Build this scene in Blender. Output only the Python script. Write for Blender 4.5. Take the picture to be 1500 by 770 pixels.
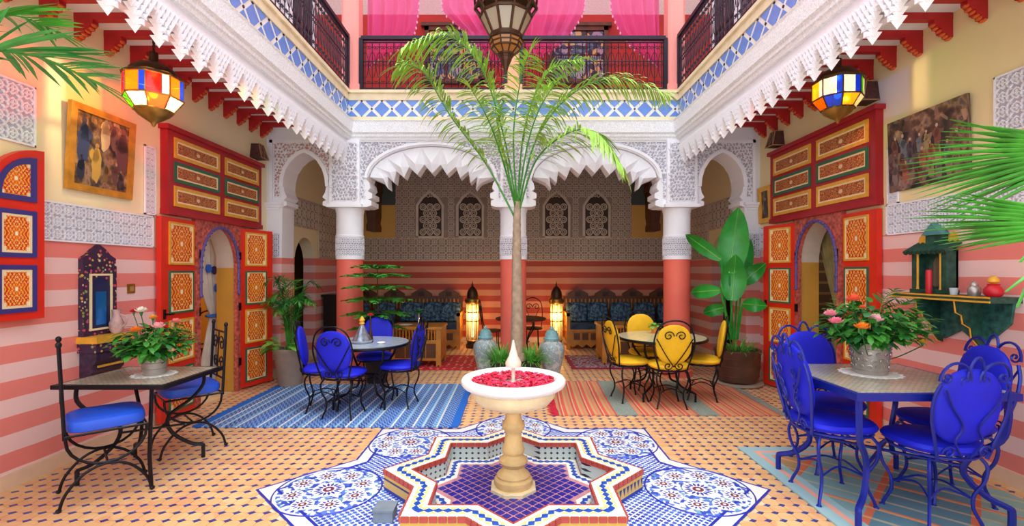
import bpy, bmesh, math, random
from mathutils import Vector, Matrix
from mathutils.geometry import tessellate_polygon
for _o in list(bpy.data.objects): bpy.data.objects.remove(_o, do_unlink=True)
S = bpy.context.scene; C = S.collection
PI = math.pi; sin = math.sin; cos = math.cos
rnd = random.Random(11)
# ------------------------------------------------------------------ camera, sky, exposure
H = 1.42; F = 690.0; CX = 752.0; CY = 397.0
cd = bpy.data.cameras.new('camera'); cam = bpy.data.objects.new('camera', cd); C.objects.link(cam)
cam.location = (0, 0, H); cam.rotation_euler = (PI/2, 0, 0)
cd.sensor_width = 36; cd.lens = 36*F/1500; cd.shift_x = -(CX-750)/1500; cd.shift_y = (CY-385)/1500
cd.clip_start = .05; cd.clip_end = 200
S.camera = cam
w = bpy.data.worlds.new('sky'); S.world = w; w.use_nodes = True
bg = w.node_tree.nodes['Background']; bg.inputs[0].default_value = (.88, .955, 1.05, 1); bg.inputs[1].default_value = 1.5
sd = bpy.data.lights.new('sun', 'SUN'); sd.energy = .9; sd.angle = math.radians(25); sd.color = (1, .96, .9)
sun = bpy.data.objects.new('sun', sd); C.objects.link(sun); sun.rotation_euler = (math.radians(8), math.radians(4), 0)
S.view_settings.view_transform = 'Standard'; S.view_settings.look = 'None'
S.view_settings.exposure = 0.72; S.view_settings.gamma = 1; S.view_settings.use_curve_mapping = False
# ------------------------------------------------------------------ helpers
def P(px, py, z=0.0):
    d = F*(H-z)/(py-CY); return Vector(((px-CX)*d/F, d, z))
def D(px, py, d): return Vector(((px-CX)*d/F, d, H-(py-CY)*d/F))
def lin(c):
    c = c/255.0
    return c/12.92 if c <= .04045 else ((c+.055)/1.055)**2.4
def rgb(h):
    h = h.lstrip('#'); return (lin(int(h[0:2], 16)), lin(int(h[2:4], 16)), lin(int(h[4:6], 16)), 1)
class MB:
    def __init__(s): s.v = []; s.f = []; s.m = []
    def add(s, vs, fs, m=0, M=None):
        b = len(s.v)
        s.v += [tuple(M @ Vector(v)) for v in vs] if M else [tuple(v) for v in vs]
        for f in fs: s.f.append([b+i for i in f]); s.m.append(m)
        return s
    def box(s, c, d, m=0, rz=0, M=None):
        x, y, z = d[0]/2, d[1]/2, d[2]/2
        vs = [(-x,-y,-z),(x,-y,-z),(x,y,-z),(-x,y,-z),(-x,-y,z),(x,-y,z),(x,y,z),(-x,y,z)]
        T = Matrix.Translation(c) @ Matrix.Rotation(rz, 4, 'Z')
        if M: T = M @ T
        return s.add(vs, [(0,3,2,1),(4,5,6,7),(0,1,5,4),(1,2,6,5),(2,3,7,6),(3,0,4,7)], m, T)
    def bb(s, a, b, m=0):
        return s.box([(a[i]+b[i])/2 for i in range(3)], [abs(b[i]-a[i]) for i in range(3)], m)
    def tube(s, pts, r, n=6, m=0, closed=False, r2=None):
        pts = [Vector(p) for p in pts]; N = len(pts); vs = []; fs = []
        ref = None
        for i, p in enumerate(pts):
            a = pts[(i-1) % N] if (closed or i > 0) else p
            b = pts[(i+1) % N] if (closed or i < N-1) else p
            t = (b-a); t = t.normalized() if t.length > 1e-9 else Vector((0,0,1))
            if ref is None:
                ref = Vector((0,0,1)) if abs(t.z) < .9 else Vector((1,0,0))
            u = ref - t*ref.dot(t)
            if u.length < 1e-6: u = t.orthogonal()
            u.normalize(); ref = u; q = t.cross(u)
            rr = r if r2 is None else r+(r2-r)*i/(N-1)
            if callable(r): rr = r(i/(N-1))
            for k in range(n):
                an = 2*PI*k/n; vs.append(p+u*(rr*cos(an))+q*(rr*sin(an)))
        for i in range(N if closed else N-1):
            for k in range(n):
                a = i*n+k; b = i*n+(k+1) % n; c2 = ((i+1) % N)*n
                fs.append((a, b, c2+(k+1) % n, c2+k))
        if not closed:
            fs.append(tuple(range(n-1, -1, -1))); fs.append(tuple((N-1)*n+k for k in range(n)))
        return s.add(vs, fs, m)
    def lathe(s, prof, n=24, c=(0,0,0), m=0, M=None, a0=0, wob=None):
        vs = []; fs = []; L = len(prof)
        for i, (r, z) in enumerate(prof):
            for k in range(n):
                an = a0+2*PI*k/n; rr = r*(wob(an, z) if wob else 1)
                vs.append((c[0]+rr*cos(an), c[1]+rr*sin(an), c[2]+z))
        for i in range(L-1):
            for k in range(n):
                fs.append((i*n+k, i*n+(k+1) % n, (i+1)*n+(k+1) % n, (i+1)*n+k))
        if prof[0][0] > 1e-4: fs.append(tuple(range(n-1, -1, -1)))
        if prof[-1][0] > 1e-4: fs.append(tuple((L-1)*n+k for k in range(n)))
        return s.add(vs, fs, m, M)
    def prism(s, poly, t, M=None, m=0, holes=(), z0=0.0):
        # polygon in local XY extruded from z0 to z0+t
        loops = [list(poly)]+[list(h) for h in holes]
        tri = tessellate_polygon([[Vector((p[0], p[1], 0)) for p in l] for l in loops])
        flat = [p for l in loops for p in l]; n = len(flat)
        vs = [(p[0], p[1], z0) for p in flat]+[(p[0], p[1], z0+t) for p in flat]
        fs = []
        def area(a, b, c): return (flat[b][0]-flat[a][0])*(flat[c][1]-flat[a][1])-(flat[c][0]-flat[a][0])*(flat[b][1]-flat[a][1])
        for a, b, c in tri:
            if area(a, b, c) < 0: b, c = c, b
            fs.append((a+n, b+n, c+n)); fs.append((a, c, b))
        base = 0
        for li, l in enumerate(loops):
            L = len(l); ar = sum(l[i][0]*l[(i+1) % L][1]-l[(i+1) % L][0]*l[i][1] for i in range(L))
            for i in range(L):
                a = base+i; b = base+(i+1) % L
                ccw = (ar > 0) if li == 0 else (ar < 0)
                fs.append((a, b, b+n, a+n) if ccw else (b, a, a+n, b+n))
            base += L
        return s.add(vs, fs, m, M)
    def ell(s, c, r, nu=14, nv=8, m=0, e=1.0, M=None):
        # superellipsoid, e<1 boxier
        def pw(x): return math.copysign(abs(x)**e, x)
        vs = []; fs = []
        for j in range(nv+1):
            ph = -PI/2+PI*j/nv
            for k in range(nu):
                th = 2*PI*k/nu
                vs.append((c[0]+r[0]*pw(cos(ph))*pw(cos(th)), c[1]+r[1]*pw(cos(ph))*pw(sin(th)), c[2]+r[2]*pw(sin(ph))))
        for j in range(nv):
            for k in range(nu):
                fs.append((j*nu+k, j*nu+(k+1) % nu, (j+1)*nu+(k+1) % nu, (j+1)*nu+k))
        return s.add(vs, fs, m, M)
    def mesh(s, name, mats, smooth=True):
        me = bpy.data.meshes.new(name); me.from_pydata(s.v, [], s.f)
        for mm in (mats if isinstance(mats, (list, tuple)) else [mats]): me.materials.append(mm)
        me.polygons.foreach_set('material_index', s.m)
        if smooth:
            me.polygons.foreach_set('use_smooth', [True]*len(me.polygons)); me.set_sharp_from_angle(angle=math.radians(38))
        me.update(); return me
    def build(s, name, mats, parent=None, smooth=True, loc=None, rz=None):
        return link(name, s.mesh(name, mats, smooth), parent, loc, rz)
def link(name, me, parent=None, loc=None, rz=None):
    o = bpy.data.objects.new(name, me); C.objects.link(o)
    if parent: o.parent = parent
    if loc is not None: o.location = loc
    if rz is not None: o.rotation_euler = (0, 0, rz)
    return o
def tag(o, label=None, cat=None, group=None, kind=None):
    if label: o['label'] = label
    if cat: o['category'] = cat
    if group: o['group'] = group
    if kind: o['kind'] = kind
    return o
def thing(name, label, cat, loc=(0,0,0), rz=0, group=None, sc=1):
    o = bpy.data.objects.new(name, None); C.objects.link(o); o.empty_display_size = .1
    o.location = loc; o.rotation_euler = (0, 0, rz); o.scale = (sc, sc, sc)
    return tag(o, label, cat, group)
def struct(name, label, cat='setting', loc=(0,0,0)):
    o = thing(name, label, cat, loc); o['kind'] = 'structure'; return o
def dup(root, loc, rz, label, group=None, sc=None):
    r = root.copy(); C.objects.link(r); r.location = loc; r.rotation_euler = (0, 0, rz)
    if sc: r.scale = (sc, sc, sc)
    r['label'] = label
    if group: r['group'] = group
    for ch in list(root.children):
        c = ch.copy(); C.objects.link(c); c.parent = r
        for g in ch.children:
            d = g.copy(); C.objects.link(d); d.parent = c
    return r
def spiral(cx, cz, r, turns, a0, sgn=1, n=18, rend=.18):
    return [(cx+r*(1-(1-rend)*i/n)*cos(a0+sgn*turns*2*PI*i/n), 0, cz+r*(1-(1-rend)*i/n)*sin(a0+sgn*turns*2*PI*i/n)) for i in range(n+1)]
def arc(cx, cz, rx, rz, a0, a1, n=12, y=0):
    return [(cx+rx*cos(a0+(a1-a0)*i/n), y, cz+rz*sin(a0+(a1-a0)*i/n)) for i in range(n+1)]
def smoothpath(pts, k=6):
    pts = [Vector(p) for p in pts]; out = []
    for i in range(len(pts)-1):
        p0 = pts[max(i-1, 0)]; p1 = pts[i]; p2 = pts[i+1]; p3 = pts[min(i+2, len(pts)-1)]
        for j in range(k):
            t = j/k
            out.append(.5*((2*p1)+(p2-p0)*t+(2*p0-5*p1+4*p2-p3)*t*t+(3*p1-p0-3*p2+p3)*t*t*t))
    out.append(pts[-1]); return out
# ------------------------------------------------------------------ materials
class NT:
    def __init__(s, name):
        s.mat = bpy.data.materials.new(name); s.mat.use_nodes = True; s.t = s.mat.node_tree
        s.b = s.t.nodes['Principled BSDF']; s.out = s.t.nodes['Material Output']
    def n(s, ty, **kw):
        nd = s.t.nodes.new(ty)
        for k, v in kw.items(): setattr(nd, k, v)
        return nd
    def put(s, sock, v):
        if isinstance(v, bpy.types.NodeSocket): s.t.links.new(v, sock)
        elif v is not None: sock.default_value = v
    def math(s, op, a, b=None, c=None):
        nd = s.n('ShaderNodeMath', operation=op); s.put(nd.inputs[0], a)
        if b is not None: s.put(nd.inputs[1], b)
        if c is not None: s.put(nd.inputs[2], c)
        return nd.outputs[0]
    def mix(s, f, a, b):
        nd = s.n('ShaderNodeMix', data_type='RGBA'); s.put(nd.inputs[0], f); s.put(nd.inputs[6], a); s.put(nd.inputs[7], b); return nd.outputs[2]
    def pos(s, kind='Object'):
        if kind == 'World': o = s.n('ShaderNodeNewGeometry').outputs['Position']
        else: o = s.n('ShaderNodeTexCoord').outputs[kind]
        sp = s.n('ShaderNodeSeparateXYZ'); s.t.links.new(o, sp.inputs[0]); return o, sp.outputs[0], sp.outputs[1], sp.outputs[2]
    def noise(s, vec, scale, detail=3, out=0):
        nd = s.n('ShaderNodeTexNoise'); s.put(nd.inputs['Vector'], vec); nd.inputs['Scale'].default_value = scale; nd.inputs['Detail'].default_value = detail
        return nd.outputs[out]
    def ramp(s, f, stops, const=False):
        nd = s.n('ShaderNodeValToRGB'); s.put(nd.inputs[0], f); cr = nd.color_ramp
        cr.interpolation = 'CONSTANT' if const else 'LINEAR'
        while len(cr.elements) < len(stops): cr.elements.new(.5)
        for e, (p, c) in zip(cr.elements, stops): e.position = p; e.color = rgb(c) if isinstance(c, str) else c
        return nd.outputs[0]
    def bump(s, h, st=.3, dist=.01):
        nd = s.n('ShaderNodeBump'); s.put(nd.inputs['Height'], h); nd.inputs['Strength'].default_value = st; nd.inputs['Distance'].default_value = dist
        s.t.links.new(nd.outputs[0], s.b.inputs['Normal'])
    def fin(s, col=None, rough=.6, metal=0.0, spec=None):
        if col is not None: s.put(s.b.inputs['Base Color'], col)
        s.put(s.b.inputs['Roughness'], rough); s.b.inputs['Metallic'].default_value = metal
        if spec is not None: s.b.inputs['Specular IOR Level'].default_value = spec
        return s.mat
def vary(c, k):
    return tuple(min(1, x*k) for x in c[:3])+(1,)
def M(name, hexa, rough=.6, metal=0.0, var=.0, scale=8, bump=0, bs=60, world=False):
    t = NT(name); c = rgb(hexa); col = c
    o, x, y, z = t.pos('World' if world else 'Object')
    if var:
        f = t.noise(o, scale, 4); col = t.ramp(f, [(.3, vary(c, 1-var)), (.7, vary(c, 1+var))])
    if bump: t.bump(t.noise(o, bs, 3), bump, .01)
    return t.fin(col, rough, metal)
iron = M('black_iron', '#16161c', .42, .5)
iron_blue = M('blue_iron', '#182a96', .35, .3)
white_pl = M('white_plaster', '#f4f5fa', .75, 0, .03, 6, .15, 40)
ground_pl = M('shaded_plaster_ground', '#b4aeb8', .9, 0, .08, 14)  # backing of the carving, recess shade put into its colour
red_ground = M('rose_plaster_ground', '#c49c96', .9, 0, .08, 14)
buff_pl = M('buff_plaster', '#d6c6b4', .8, 0, .1, 5, .2, 40)
buff_ground = M('shaded_buff_ground', '#a08c7c', .9, 0, .1, 8)  # darker than the buff relief: shade in the carving painted as colour
cream = M('cream_paint', '#f2dfae', .7, 0, .04, 2)
ochre = M('ochre_paint', '#cf9a3a', .7, 0, .08, 2)
salmon = M('salmon_paint', '#f0705c', .6, 0, .05, 4, .1, 30)
pinkwall = M('pink_paint', '#f59a90', .7, 0, .05, 2)
redpaint = M('red_door_paint', '#e02c18', .38, 0, .08, 6)
dredpaint = M('crimson_door_paint', '#a81822', .4, 0, .1, 6)
beamred = M('beam_red_paint', '#b01a20', .45, 0, .1, 9)
gold = M('gold_paint', '#e6ac35', .4, .1, .1, 20)
green_p = M('green_paint', '#2f6b4a', .5, 0, .1, 20)
creamline = M('cream_line_paint', '#f4dfae', .5)
purple_p = M('purple_paint', '#5a4a8c', .5, 0, .25, 60)
brass = M('aged_brass', '#a8823e', .35, .85, .2, 20)
darkbrass = M('dark_bronze', '#4a2f1c', .45, .6, .25, 20)
bluetile = M('cobalt_tile', '#2352b4', .25, 0, .2, 30)
skytile = M('periwinkle_tile', '#6a8fd8', .3, 0, .1, 6)
whitetile = M('white_tile', '#eeece2', .3, 0, .05, 20)
yellowtile = M('yellow_tile', '#ead88a', .35, 0, .15, 30)
redtile = M('brick_red_tile', '#b84a3c', .4, 0, .2, 12)
blacktile = M('black_tile', '#1d1d34', .3)
stone = M('cream_stone', '#efdcae', .6, 0, .12, 7, .35, 60)
marble = M('white_marble', '#f2f2ee', .35, 0, .04, 6)
terracotta_pot = M('clay_pot', '#a08a78', .8, 0, .15, 6, .3, 30)
brownpot = M('brown_glazed_pot', '#5a3a2c', .4, 0, .3, 7, .3, 20)
darkpot = M('dark_planter', '#3a2a24', .7, 0, .2, 10)
soil = M('soil', '#3b2a1c', .95, 0, .3, 40)
bluecloth = M('royal_blue_velvet', '#0a18cc', .65, 0, .2, 5)
bluecush = M('azure_vinyl', '#1a56d8', .45, 0, .08, 5)
yellowcloth = M('yellow_velvet', '#f4bc12', .7, 0, .12, 6)
darkcush = M('dark_teal_brocade', '#243a52', .7, 0, .6, 12)
wood = M('honey_wood', '#bf7a26', .5, 0, .2, 8)
darkwood = M('dark_wood', '#5e3416', .55, 0, .25, 8)
galv = M('galvanised_metal', '#b9b2aa', .38, .7, .12, 12, .2, 25)
leafg = M('leaf_green', '#3f8f2e', .45, 0, .3, 9)
leafd = M('dark_leaf_green', '#1f6a2c', .4, 0, .3, 6)
palmg = M('palm_green', '#9ccc44', .5, 0, .3, 5)
fang = M('fan_palm_green', '#4a9c34', .4, 0, .35, 9)
trunkm = M('palm_trunk', '#b09a80', .9, 0, .25, 14, .6, 40)
doilym = M('white_lace_cloth', '#f6f4ee', .9)
def stripes(name, top, pale, dark, upper, pitch=.1167, off=0.0, high=None):
    t = NT(name); o, x, y, z = t.pos('World')
    wob = t.noise(o, 3.0, 3); zz = t.math('ADD', z, t.math('MULTIPLY', t.math('SUBTRACT', wob, .5), .012))
    k = t.math('FLOORED_MODULO', t.math('ADD', zz, off), pitch*2)
    s = t.math('GREATER_THAN', k, pitch)
    var = t.noise(o, 2.2, 5)
    p = t.mix(t.math('MULTIPLY', var, .5), rgb(pale), vary(rgb(pale), .82))
    d = t.mix(t.math('MULTIPLY', var, .6), rgb(dark), vary(rgb(dark), .75))
    c = t.mix(s, p, d)
    c = t.mix(t.math('LESS_THAN', z, .1), c, rgb('#e8cdb0'))
    u = t.mix(var, rgb(upper), vary(rgb(upper), .93))
    c = t.mix(t.math('GREATER_THAN', z, top), c, u)
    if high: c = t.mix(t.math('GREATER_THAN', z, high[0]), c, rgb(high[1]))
    return t.fin(c, .65)
wm_l = stripes('striped_wall_paint', 1.64, '#f8cfc8', '#f48a7e', '#f8ecc0')
wm_r = stripes('striped_wall_paint_b', 1.74, '#f8cfc8', '#f48a7e', '#f6e6b0', .1167, .02)
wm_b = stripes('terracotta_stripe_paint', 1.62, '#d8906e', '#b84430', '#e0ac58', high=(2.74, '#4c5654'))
wm_pier = stripes('pier_stripe_paint', 1.6, '#f8cfc8', '#f48a7e', '#f4f5fa')
XW = 3.3; YA = 6.3; YB = 9.4; ZS = 3.83; XF = 2.22
# star outline: two overlapped squares
SY = 3.06
def star(R, c=(0, SY), rot=0.0, n=8):
    ri = R*cos(PI/4)/cos(PI/8); pts = []
    for k in range(n):
        a = rot+2*PI*k/n; pts.append((c[0]+R*cos(a), c[1]+R*sin(a)))
        a += PI/n; pts.append((c[0]+ri*cos(a), c[1]+ri*sin(a)))
    return pts
def inpoly(x, y, poly):
    r = False; n = len(poly); j = n-1
    for i in range(n):
        xi, yi = poly[i]; xj, yj = poly[j]
        if (yi > y) != (yj > y) and x < (xj-xi)*(y-yi)/(yj-yi)+xi: r = not r
        j = i
    return r
# ------------------------------------------------------------------ floor
floor = struct('floor', 'terracotta tiled courtyard floor with small blue inset tiles', 'floor')
grout = M('sandy_grout', '#e6cca4', .85, 0, .1, 6, world=True)
mb = MB(); mb.bb((-XW-1.8, -1.6, -.1), (XW+1.8, YB+.1, -.005)); mb.build('grout_bed', grout, floor)
t = NT('terracotta_tile'); o, x, y, z = t.pos('World')
vor = t.n('ShaderNodeTexVoronoi'); vor.inputs['Scale'].default_value = 11.5; t.put(vor.inputs['Vector'], o)
c = t.ramp(vor.outputs['Color'], [(0, '#dfa468'), (.45, '#efc48a'), (.8, '#e4a274'), (1, '#f4d49c')])
c = t.mix(t.math('MULTIPLY', t.noise(o, 2.5, 4), .5), c, rgb('#e8b47e'))
terra = t.fin(c, .42)
inset = M('blue_inset_tile', '#33408e', .3, 0, .35, 9, world=True)
pit = .088
outer = star(1.66)
q = pit/2-.0015; k = .020
octo = [(-q+k, -q), (q-k, -q), (q, -q+k), (q, q-k), (q-k, q), (-q+k, q), (-q, q-k), (-q, -q+k)]
mt = MB(); mt.prism(octo, .006, z0=-.006); me_t = mt.mesh('floor_tile', terra, False)
dia = [(-.026, -.004), (-.004, -.016), (.026, .004), (.004, .016)]
mi_ = MB(); mi_.prism(dia, .0055, z0=-.005); me_i = mi_.mesh('inset_tile', inset, False)
tl = []; il = []
for ix in range(-38, 39):
    for iy in range(8, 108):
        x = ix*pit; y = iy*pit
        if abs(x) < XW and not inpoly(x, y, outer): tl.append((x, y))
        x += pit/2; y += pit/2
        if abs(x) < XW-.02 and not inpoly(x, y, star(1.69)): il.append((x, y))
def vis(p):
    if p[1] < 2.55: return False
    px = CX+F*p[0]/p[1]; py = CY+F*H/p[1]
    if not (8 < px < 1492 and py < 766): return False
    if p[0] > 1.78 and p[1] < 3.8: return False          # under the kilim
    return True
def split(lst, me, mat, poly, z0, h, nm, many):
    lst.sort(key=lambda p: (not vis(p), p[1]))
    for p in lst[:300]: link(nm, me, floor, (p[0], p[1], 0))
    mb = MB()
    for p in lst[300:]: mb.prism([(p[0]+a, p[1]+b) for a, b in poly], h, z0=z0)
    tag(mb.build(many, mat, floor, False), kind='stuff')
split(tl, me_t, terra, octo, -.006, .006, 'floor_tile', 'far_floor_tiles')
split(il, me_i, inset, dia, -.005, .0055, 'inset_tile', 'far_inset_tiles')
# ------------------------------------------------------------------ star mosaic laid in the floor
t = NT('blue_white_zellige'); o, x, y, z = t.pos('World')
u = t.math('MULTIPLY', t.math('ADD', x, y), 22.0); v = t.math('MULTIPLY', t.math('SUBTRACT', x, y), 22.0)
fu = t.math('ABSOLUTE', t.math('SUBTRACT', t.math('FRACT', u), .5)); fv = t.math('ABSOLUTE', t.math('SUBTRACT', t.math('FRACT', v), .5))
m1 = t.math('LESS_THAN', t.math('MAXIMUM', fu, fv), .35)
u2 = t.math('ABSOLUTE', t.math('SUBTRACT', t.math('FRACT', t.math('MULTIPLY', x, 44)), .5)); v2 = t.math('ABSOLUTE', t.math('SUBTRACT', t.math('FRACT', t.math('MULTIPLY', y, 44)), .5))
m2 = t.math('LESS_THAN', t.math('ADD', u2, v2), .26)
n1 = t.noise(o, 5, 3)
blue = t.ramp(t.noise(o, 9, 2), [(.3, '#2433a8'), (.55, '#2f55c0'), (.7, '#4f7fd0')])
c = t.mix(m1, rgb('#e9edf6'), blue); c = t.mix(t.math('MULTIPLY', m2, t.math('GREATER_THAN', n1, .45)), c, rgb('#5f86cc'))
zel = t.fin(c, .3)
mos = struct('trim_1', 'large eight-pointed star of blue and white mosaic set in the courtyard floor', 'floor mosaic')
mb = MB(); mb.prism(star(1.66), .006, z0=-.0055); mb.build('mosaic_bed', zel, mos, False)
navy = M('navy_tile', '#2430a6', .3, 0, .15, 20)
def ring(R0, R1, z1, mat, name, par, z0=-.004):
    a = star(R0); b = star(R1); n = 16
    for i in range(n):
        j = (i+1) % n
        mb = MB(); mb.prism([a[i], a[j], b[j], b[i]], z1-z0, z0=z0); mb.build(name, mat, par, False)
ring(1.675, 1.655, .0025, navy, 'navy_border_strip', mos)
ring(1.655, 1.545, .002, whitetile, 'white_border_strip', mos)
ring(1.545, 1.52, .0025, navy, 'navy_border_strip', mos)
rred = M('maroon_tile', '#7e3048', .35); rwhite = whitetile; rgreen = M('teal_tile', '#4f98a4', .35)
def rosette(R, n=12):
    mb = MB()
    mb.lathe([(R, 0), (R, .0022)], 20, m=0)
    for k2 in range(n):
        a = 2*PI*k2/n; p = [(R*.92*cos(a), R*.92*sin(a)), (R*.62*cos(a+.16), R*.62*sin(a+.16)), (R*.42*cos(a), R*.42*sin(a)), (R*.62*cos(a-.16), R*.62*sin(a-.16))]
        mb.prism(p, .001, z0=.002, m=1)
    mb.lathe([(R*.36, .002), (R*.36, .0032)], 10, m=2); mb.lathe([(R*.15, .003), (R*.15, .0042)], 8, m=0)
    return mb.mesh('rosette', [rwhite, navy, rred], False)
me_r = rosette(.07); me_R = rosette(.10, 16)
halo = MB(); halo.lathe([(.33, 0), (.31, .0016)], 40)
tt = NT('pale_blue_zellige'); o, x, y, z = tt.pos('World')
vv = tt.n('ShaderNodeTexVoronoi'); vv.inputs['Scale'].default_value = 42; tt.put(vv.inputs['Vector'], o)
palez = tt.fin(tt.ramp(vv.outputs['Color'], [(0, '#e6e9f2'), (.28, '#5a7fd0'), (.45, '#e6e9f0'), (.56, '#3450b4'), (.72, '#dfe6f0'), (.84, '#6fa8b4')], True), .3)
me_h = halo.mesh('medallion_field', palez, False)
arcm = MB(); arcm.tube([(.335*cos(2*PI*i/48), .335*sin(2*PI*i/48), .001) for i in range(48)], .006, 4, closed=True); me_a = arcm.mesh('medallion_ring', navy, False)
for k2 in range(8):
    a = PI*k2/4; cx, cy = 1.2*cos(a), SY+1.2*sin(a)
    link('medallion_field', me_h, mos, (cx, cy, .0005)); link('medallion_ring', me_a, mos, (cx, cy, .0005))
    link('rosette', me_R, mos, (cx, cy, .002))
    for j in range(8):
        b = PI*j/4+PI/8+a; link('rosette', me_r, mos, (cx+.215*cos(b), cy+.215*sin(b), .002))
# ------------------------------------------------------------------ walls
MXL = Matrix(((0, 0, 1, 0), (1, 0, 0, 0), (0, 1, 0, 0), (0, 0, 0, 1)))   # local (u,v,w) -> world (w,u,v): polygon in YZ
MXZ = Matrix(((1, 0, 0, 0), (0, 0, -1, 0), (0, 1, 0, 0), (0, 0, 0, 1)))  # local (u,v,w) -> (u,-w,v): polygon in XZ, front faces -Y
def archhole(y0, y1, zs, zt, n=14):
    c0 = (y0+y1)/2; a = (y1-y0)/2
    return [(y0, .0), (y1, .0)]+[(c0+a*cos(PI*i/n), zs+(zt-zs)*sin(PI*i/n)) for i in range(n+1)]
def wall_open(y0, y1, top, holes):
    out = [(y0, 0)]
    for h in sorted(holes, key=lambda h: h[0][0]):
        out.append(h[0]); out += list(reversed(h[2:])); out.append(h[1])
    out += [(y1, 0), (y1, top), (y0, top)]
    # drop duplicates
    r = []
    for p in out:
        if not r or (abs(p[0]-r[-1][0])+abs(p[1]-r[-1][1])) > 1e-5: r.append(p)
    return r
hl = [archhole(4.86, 5.60, 1.46, 1.93), archhole(7.1, 7.85, 1.55, 1.95)]
hr = [archhole(4.70, 5.44, 1.52, 1.99), archhole(7.1, 7.85, 1.6, 2.0)]
wl = MB(); wl.prism(wall_open(-1.5, YB, 3.36, hl), .2, MXL, z0=-XW-.2); wl.build('wall_left', wm_l, None, False)
wr = MB(); wr.prism(wall_open(-1.5, YB, 3.36, hr), .2, MXL, z0=XW); wr.build('wall_right', wm_r, None, False)
wb = MB(); wb.bb((-XW-.2, YB, 0), (XW+.2, YB+.2, 3.83)); wb.build('wall_back', wm_b, None, False)
for nm, lb in (('wall_left', 'left wall with pink stripes below and cream paint above'), ('wall_right', 'right wall with pink stripes below and cream paint above'), ('wall_back', 'striped terracotta wall at the back of the lounge')):
    tag(bpy.data.objects[nm], lb, 'wall', kind='structure')
# rooms behind the doorways
def alcove(name, sx, y0, y1, ht, mat, label):
    a = MB(); x0 = sx*(XW+.2); x1 = sx*(XW+1.7)
    lo, hi = min(x0, x1), max(x0, x1)
    a.bb((x1, y0, 0), (x1+sx*.1, y1, ht)); a.bb((lo, y0-.1, 0), (hi, y0, ht)); a.bb((lo, y1, 0), (hi, y1+.1, ht)); a.bb((lo, y0-.1, ht), (hi, y1+.1, ht+.1))
    tag(a.build(name, mat, None, False), label, 'wall', kind='structure')
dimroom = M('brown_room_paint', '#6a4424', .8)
t = NT('brown_plaid_cloth'); o, x, y, z = t.pos('World')
pl1 = t.math('GREATER_THAN', t.math('FRACT', t.math('MULTIPLY', y, 9)), .7); pl2 = t.math('GREATER_THAN', t.math('FRACT', t.math('MULTIPLY', z, 7)), .75)
plaidm = t.fin(t.mix(t.math('MAXIMUM', pl1, pl2), rgb('#4a3426'), rgb('#7a5c40')), .8)
alcove('wall_1', -1, 4.5, 6.5, 2.6, ochre, 'ochre wall of the room behind the left red doors')
alcove('wall_2', 1, 4.3, 6.3, 2.6, plaidm, 'brown plaid wall of the room behind the right red doors')
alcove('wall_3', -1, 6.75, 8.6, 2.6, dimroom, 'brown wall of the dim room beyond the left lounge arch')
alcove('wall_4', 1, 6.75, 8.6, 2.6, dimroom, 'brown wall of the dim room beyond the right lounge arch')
# ------------------------------------------------------------------ arcade wall
AC = 1.1                                     # centre of a big arch
def big_arch(c, s=1):
    pts = [(-.86, 2.28), (-.80, 2.30), (-.80, 2.36), (-.845, 2.38), (-.79, 2.40), (-.79, 2.46), (-.85, 2.49), (-.815, 2.53), (-.83, 2.6), (-.86, 2.64)]
    n = 24; arcp = [(-.84*cos(PI*i/n), 2.66+.44*sin(PI*i/n)) for i in range(1, n)]
    full = pts+arcp+[(-p[0], p[1]) for p in reversed(pts)]
    return [(c+p[0], p[1]) for p in full]
def small_arch(c):
    pts = [(-.30, 2.28), (-.24, 2.30), (-.24, 2.35), (-.285, 2.37), (-.235, 2.41), (-.27, 2.47), (-.285, 2.55), (-.275, 2.66), (-.24, 2.78), (-.17, 2.89), (-.08, 2.965)]
    full = pts+[(0, 3.0)]+[(-p[0], p[1]) for p in reversed(pts)]
    return [(c+p[0], p[1]) for p in full]
SA = 2.79
outl = [(-XW, 0), (-3.12, 0)]+small_arch(-SA)+big_arch(-AC)+big_arch(AC)+small_arch(SA)+[(3.12, 0), (XW, 0), (XW, ZS), (-XW, ZS)]
ar = MB(); ar.prism(outl, .34, Matrix.Translation((0, YA+.34, 0)) @ MXZ)
arc_o = ar.build('wall_arcade', wm_pier, None, False); tag(arc_o, 'white carved plaster arcade wall with four arches at the end of the courtyard', 'arcade', kind='structure')
# muqarnas teeth inside the two big arches
def tooth(c, t0, t1):
    def o_(a): return (c-.835*cos(a), 2.66+.435*sin(a))
    def v_(a): return (c-.66*cos(a), 2.60+.27*sin(a))
    tm = (t0+t1)/2; vm = v_(tm)
    tip = (vm[0]-(.05*cos(tm))*-1, vm[1]-.13)
    a0, a1, b0, b1 = o_(t0), o_(t1), v_(t0), v_(t1); am = o_(tm)
    yf = YA+.05; yb = YA+.30
    vs = [(a0[0], yf, a0[1]), (a1[0], yf, a1[1]), (b1[0], yf+.05, b1[1]), (tip[0], yf+.02, tip[1]), (b0[0], yf+.05, b0[1]), (am[0], yf-.0, am[1]), (vm[0], yf-.045, vm[1])]
    vs += [(x, yb, z) for x, y, z in vs[:5]]
    fs = [(0, 6, 5), (5, 6, 1), (0, 4, 6), (4, 3, 6), (6, 3, 2), (6, 2, 1), (4, 11, 10, 3), (3, 10, 9, 2), (11, 7, 8, 9, 10), (0, 7, 11, 4), (1, 2, 9, 8)]
    mb = MB(); mb.add(vs, fs); mb.build('muqarnas_tooth', white_pl, arc_o, False)
for c in (-AC, AC):
    for i in range(9): tooth(c, PI*(.02+.96*i/9), PI*(.02+.96*(i+1)/9))
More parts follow.
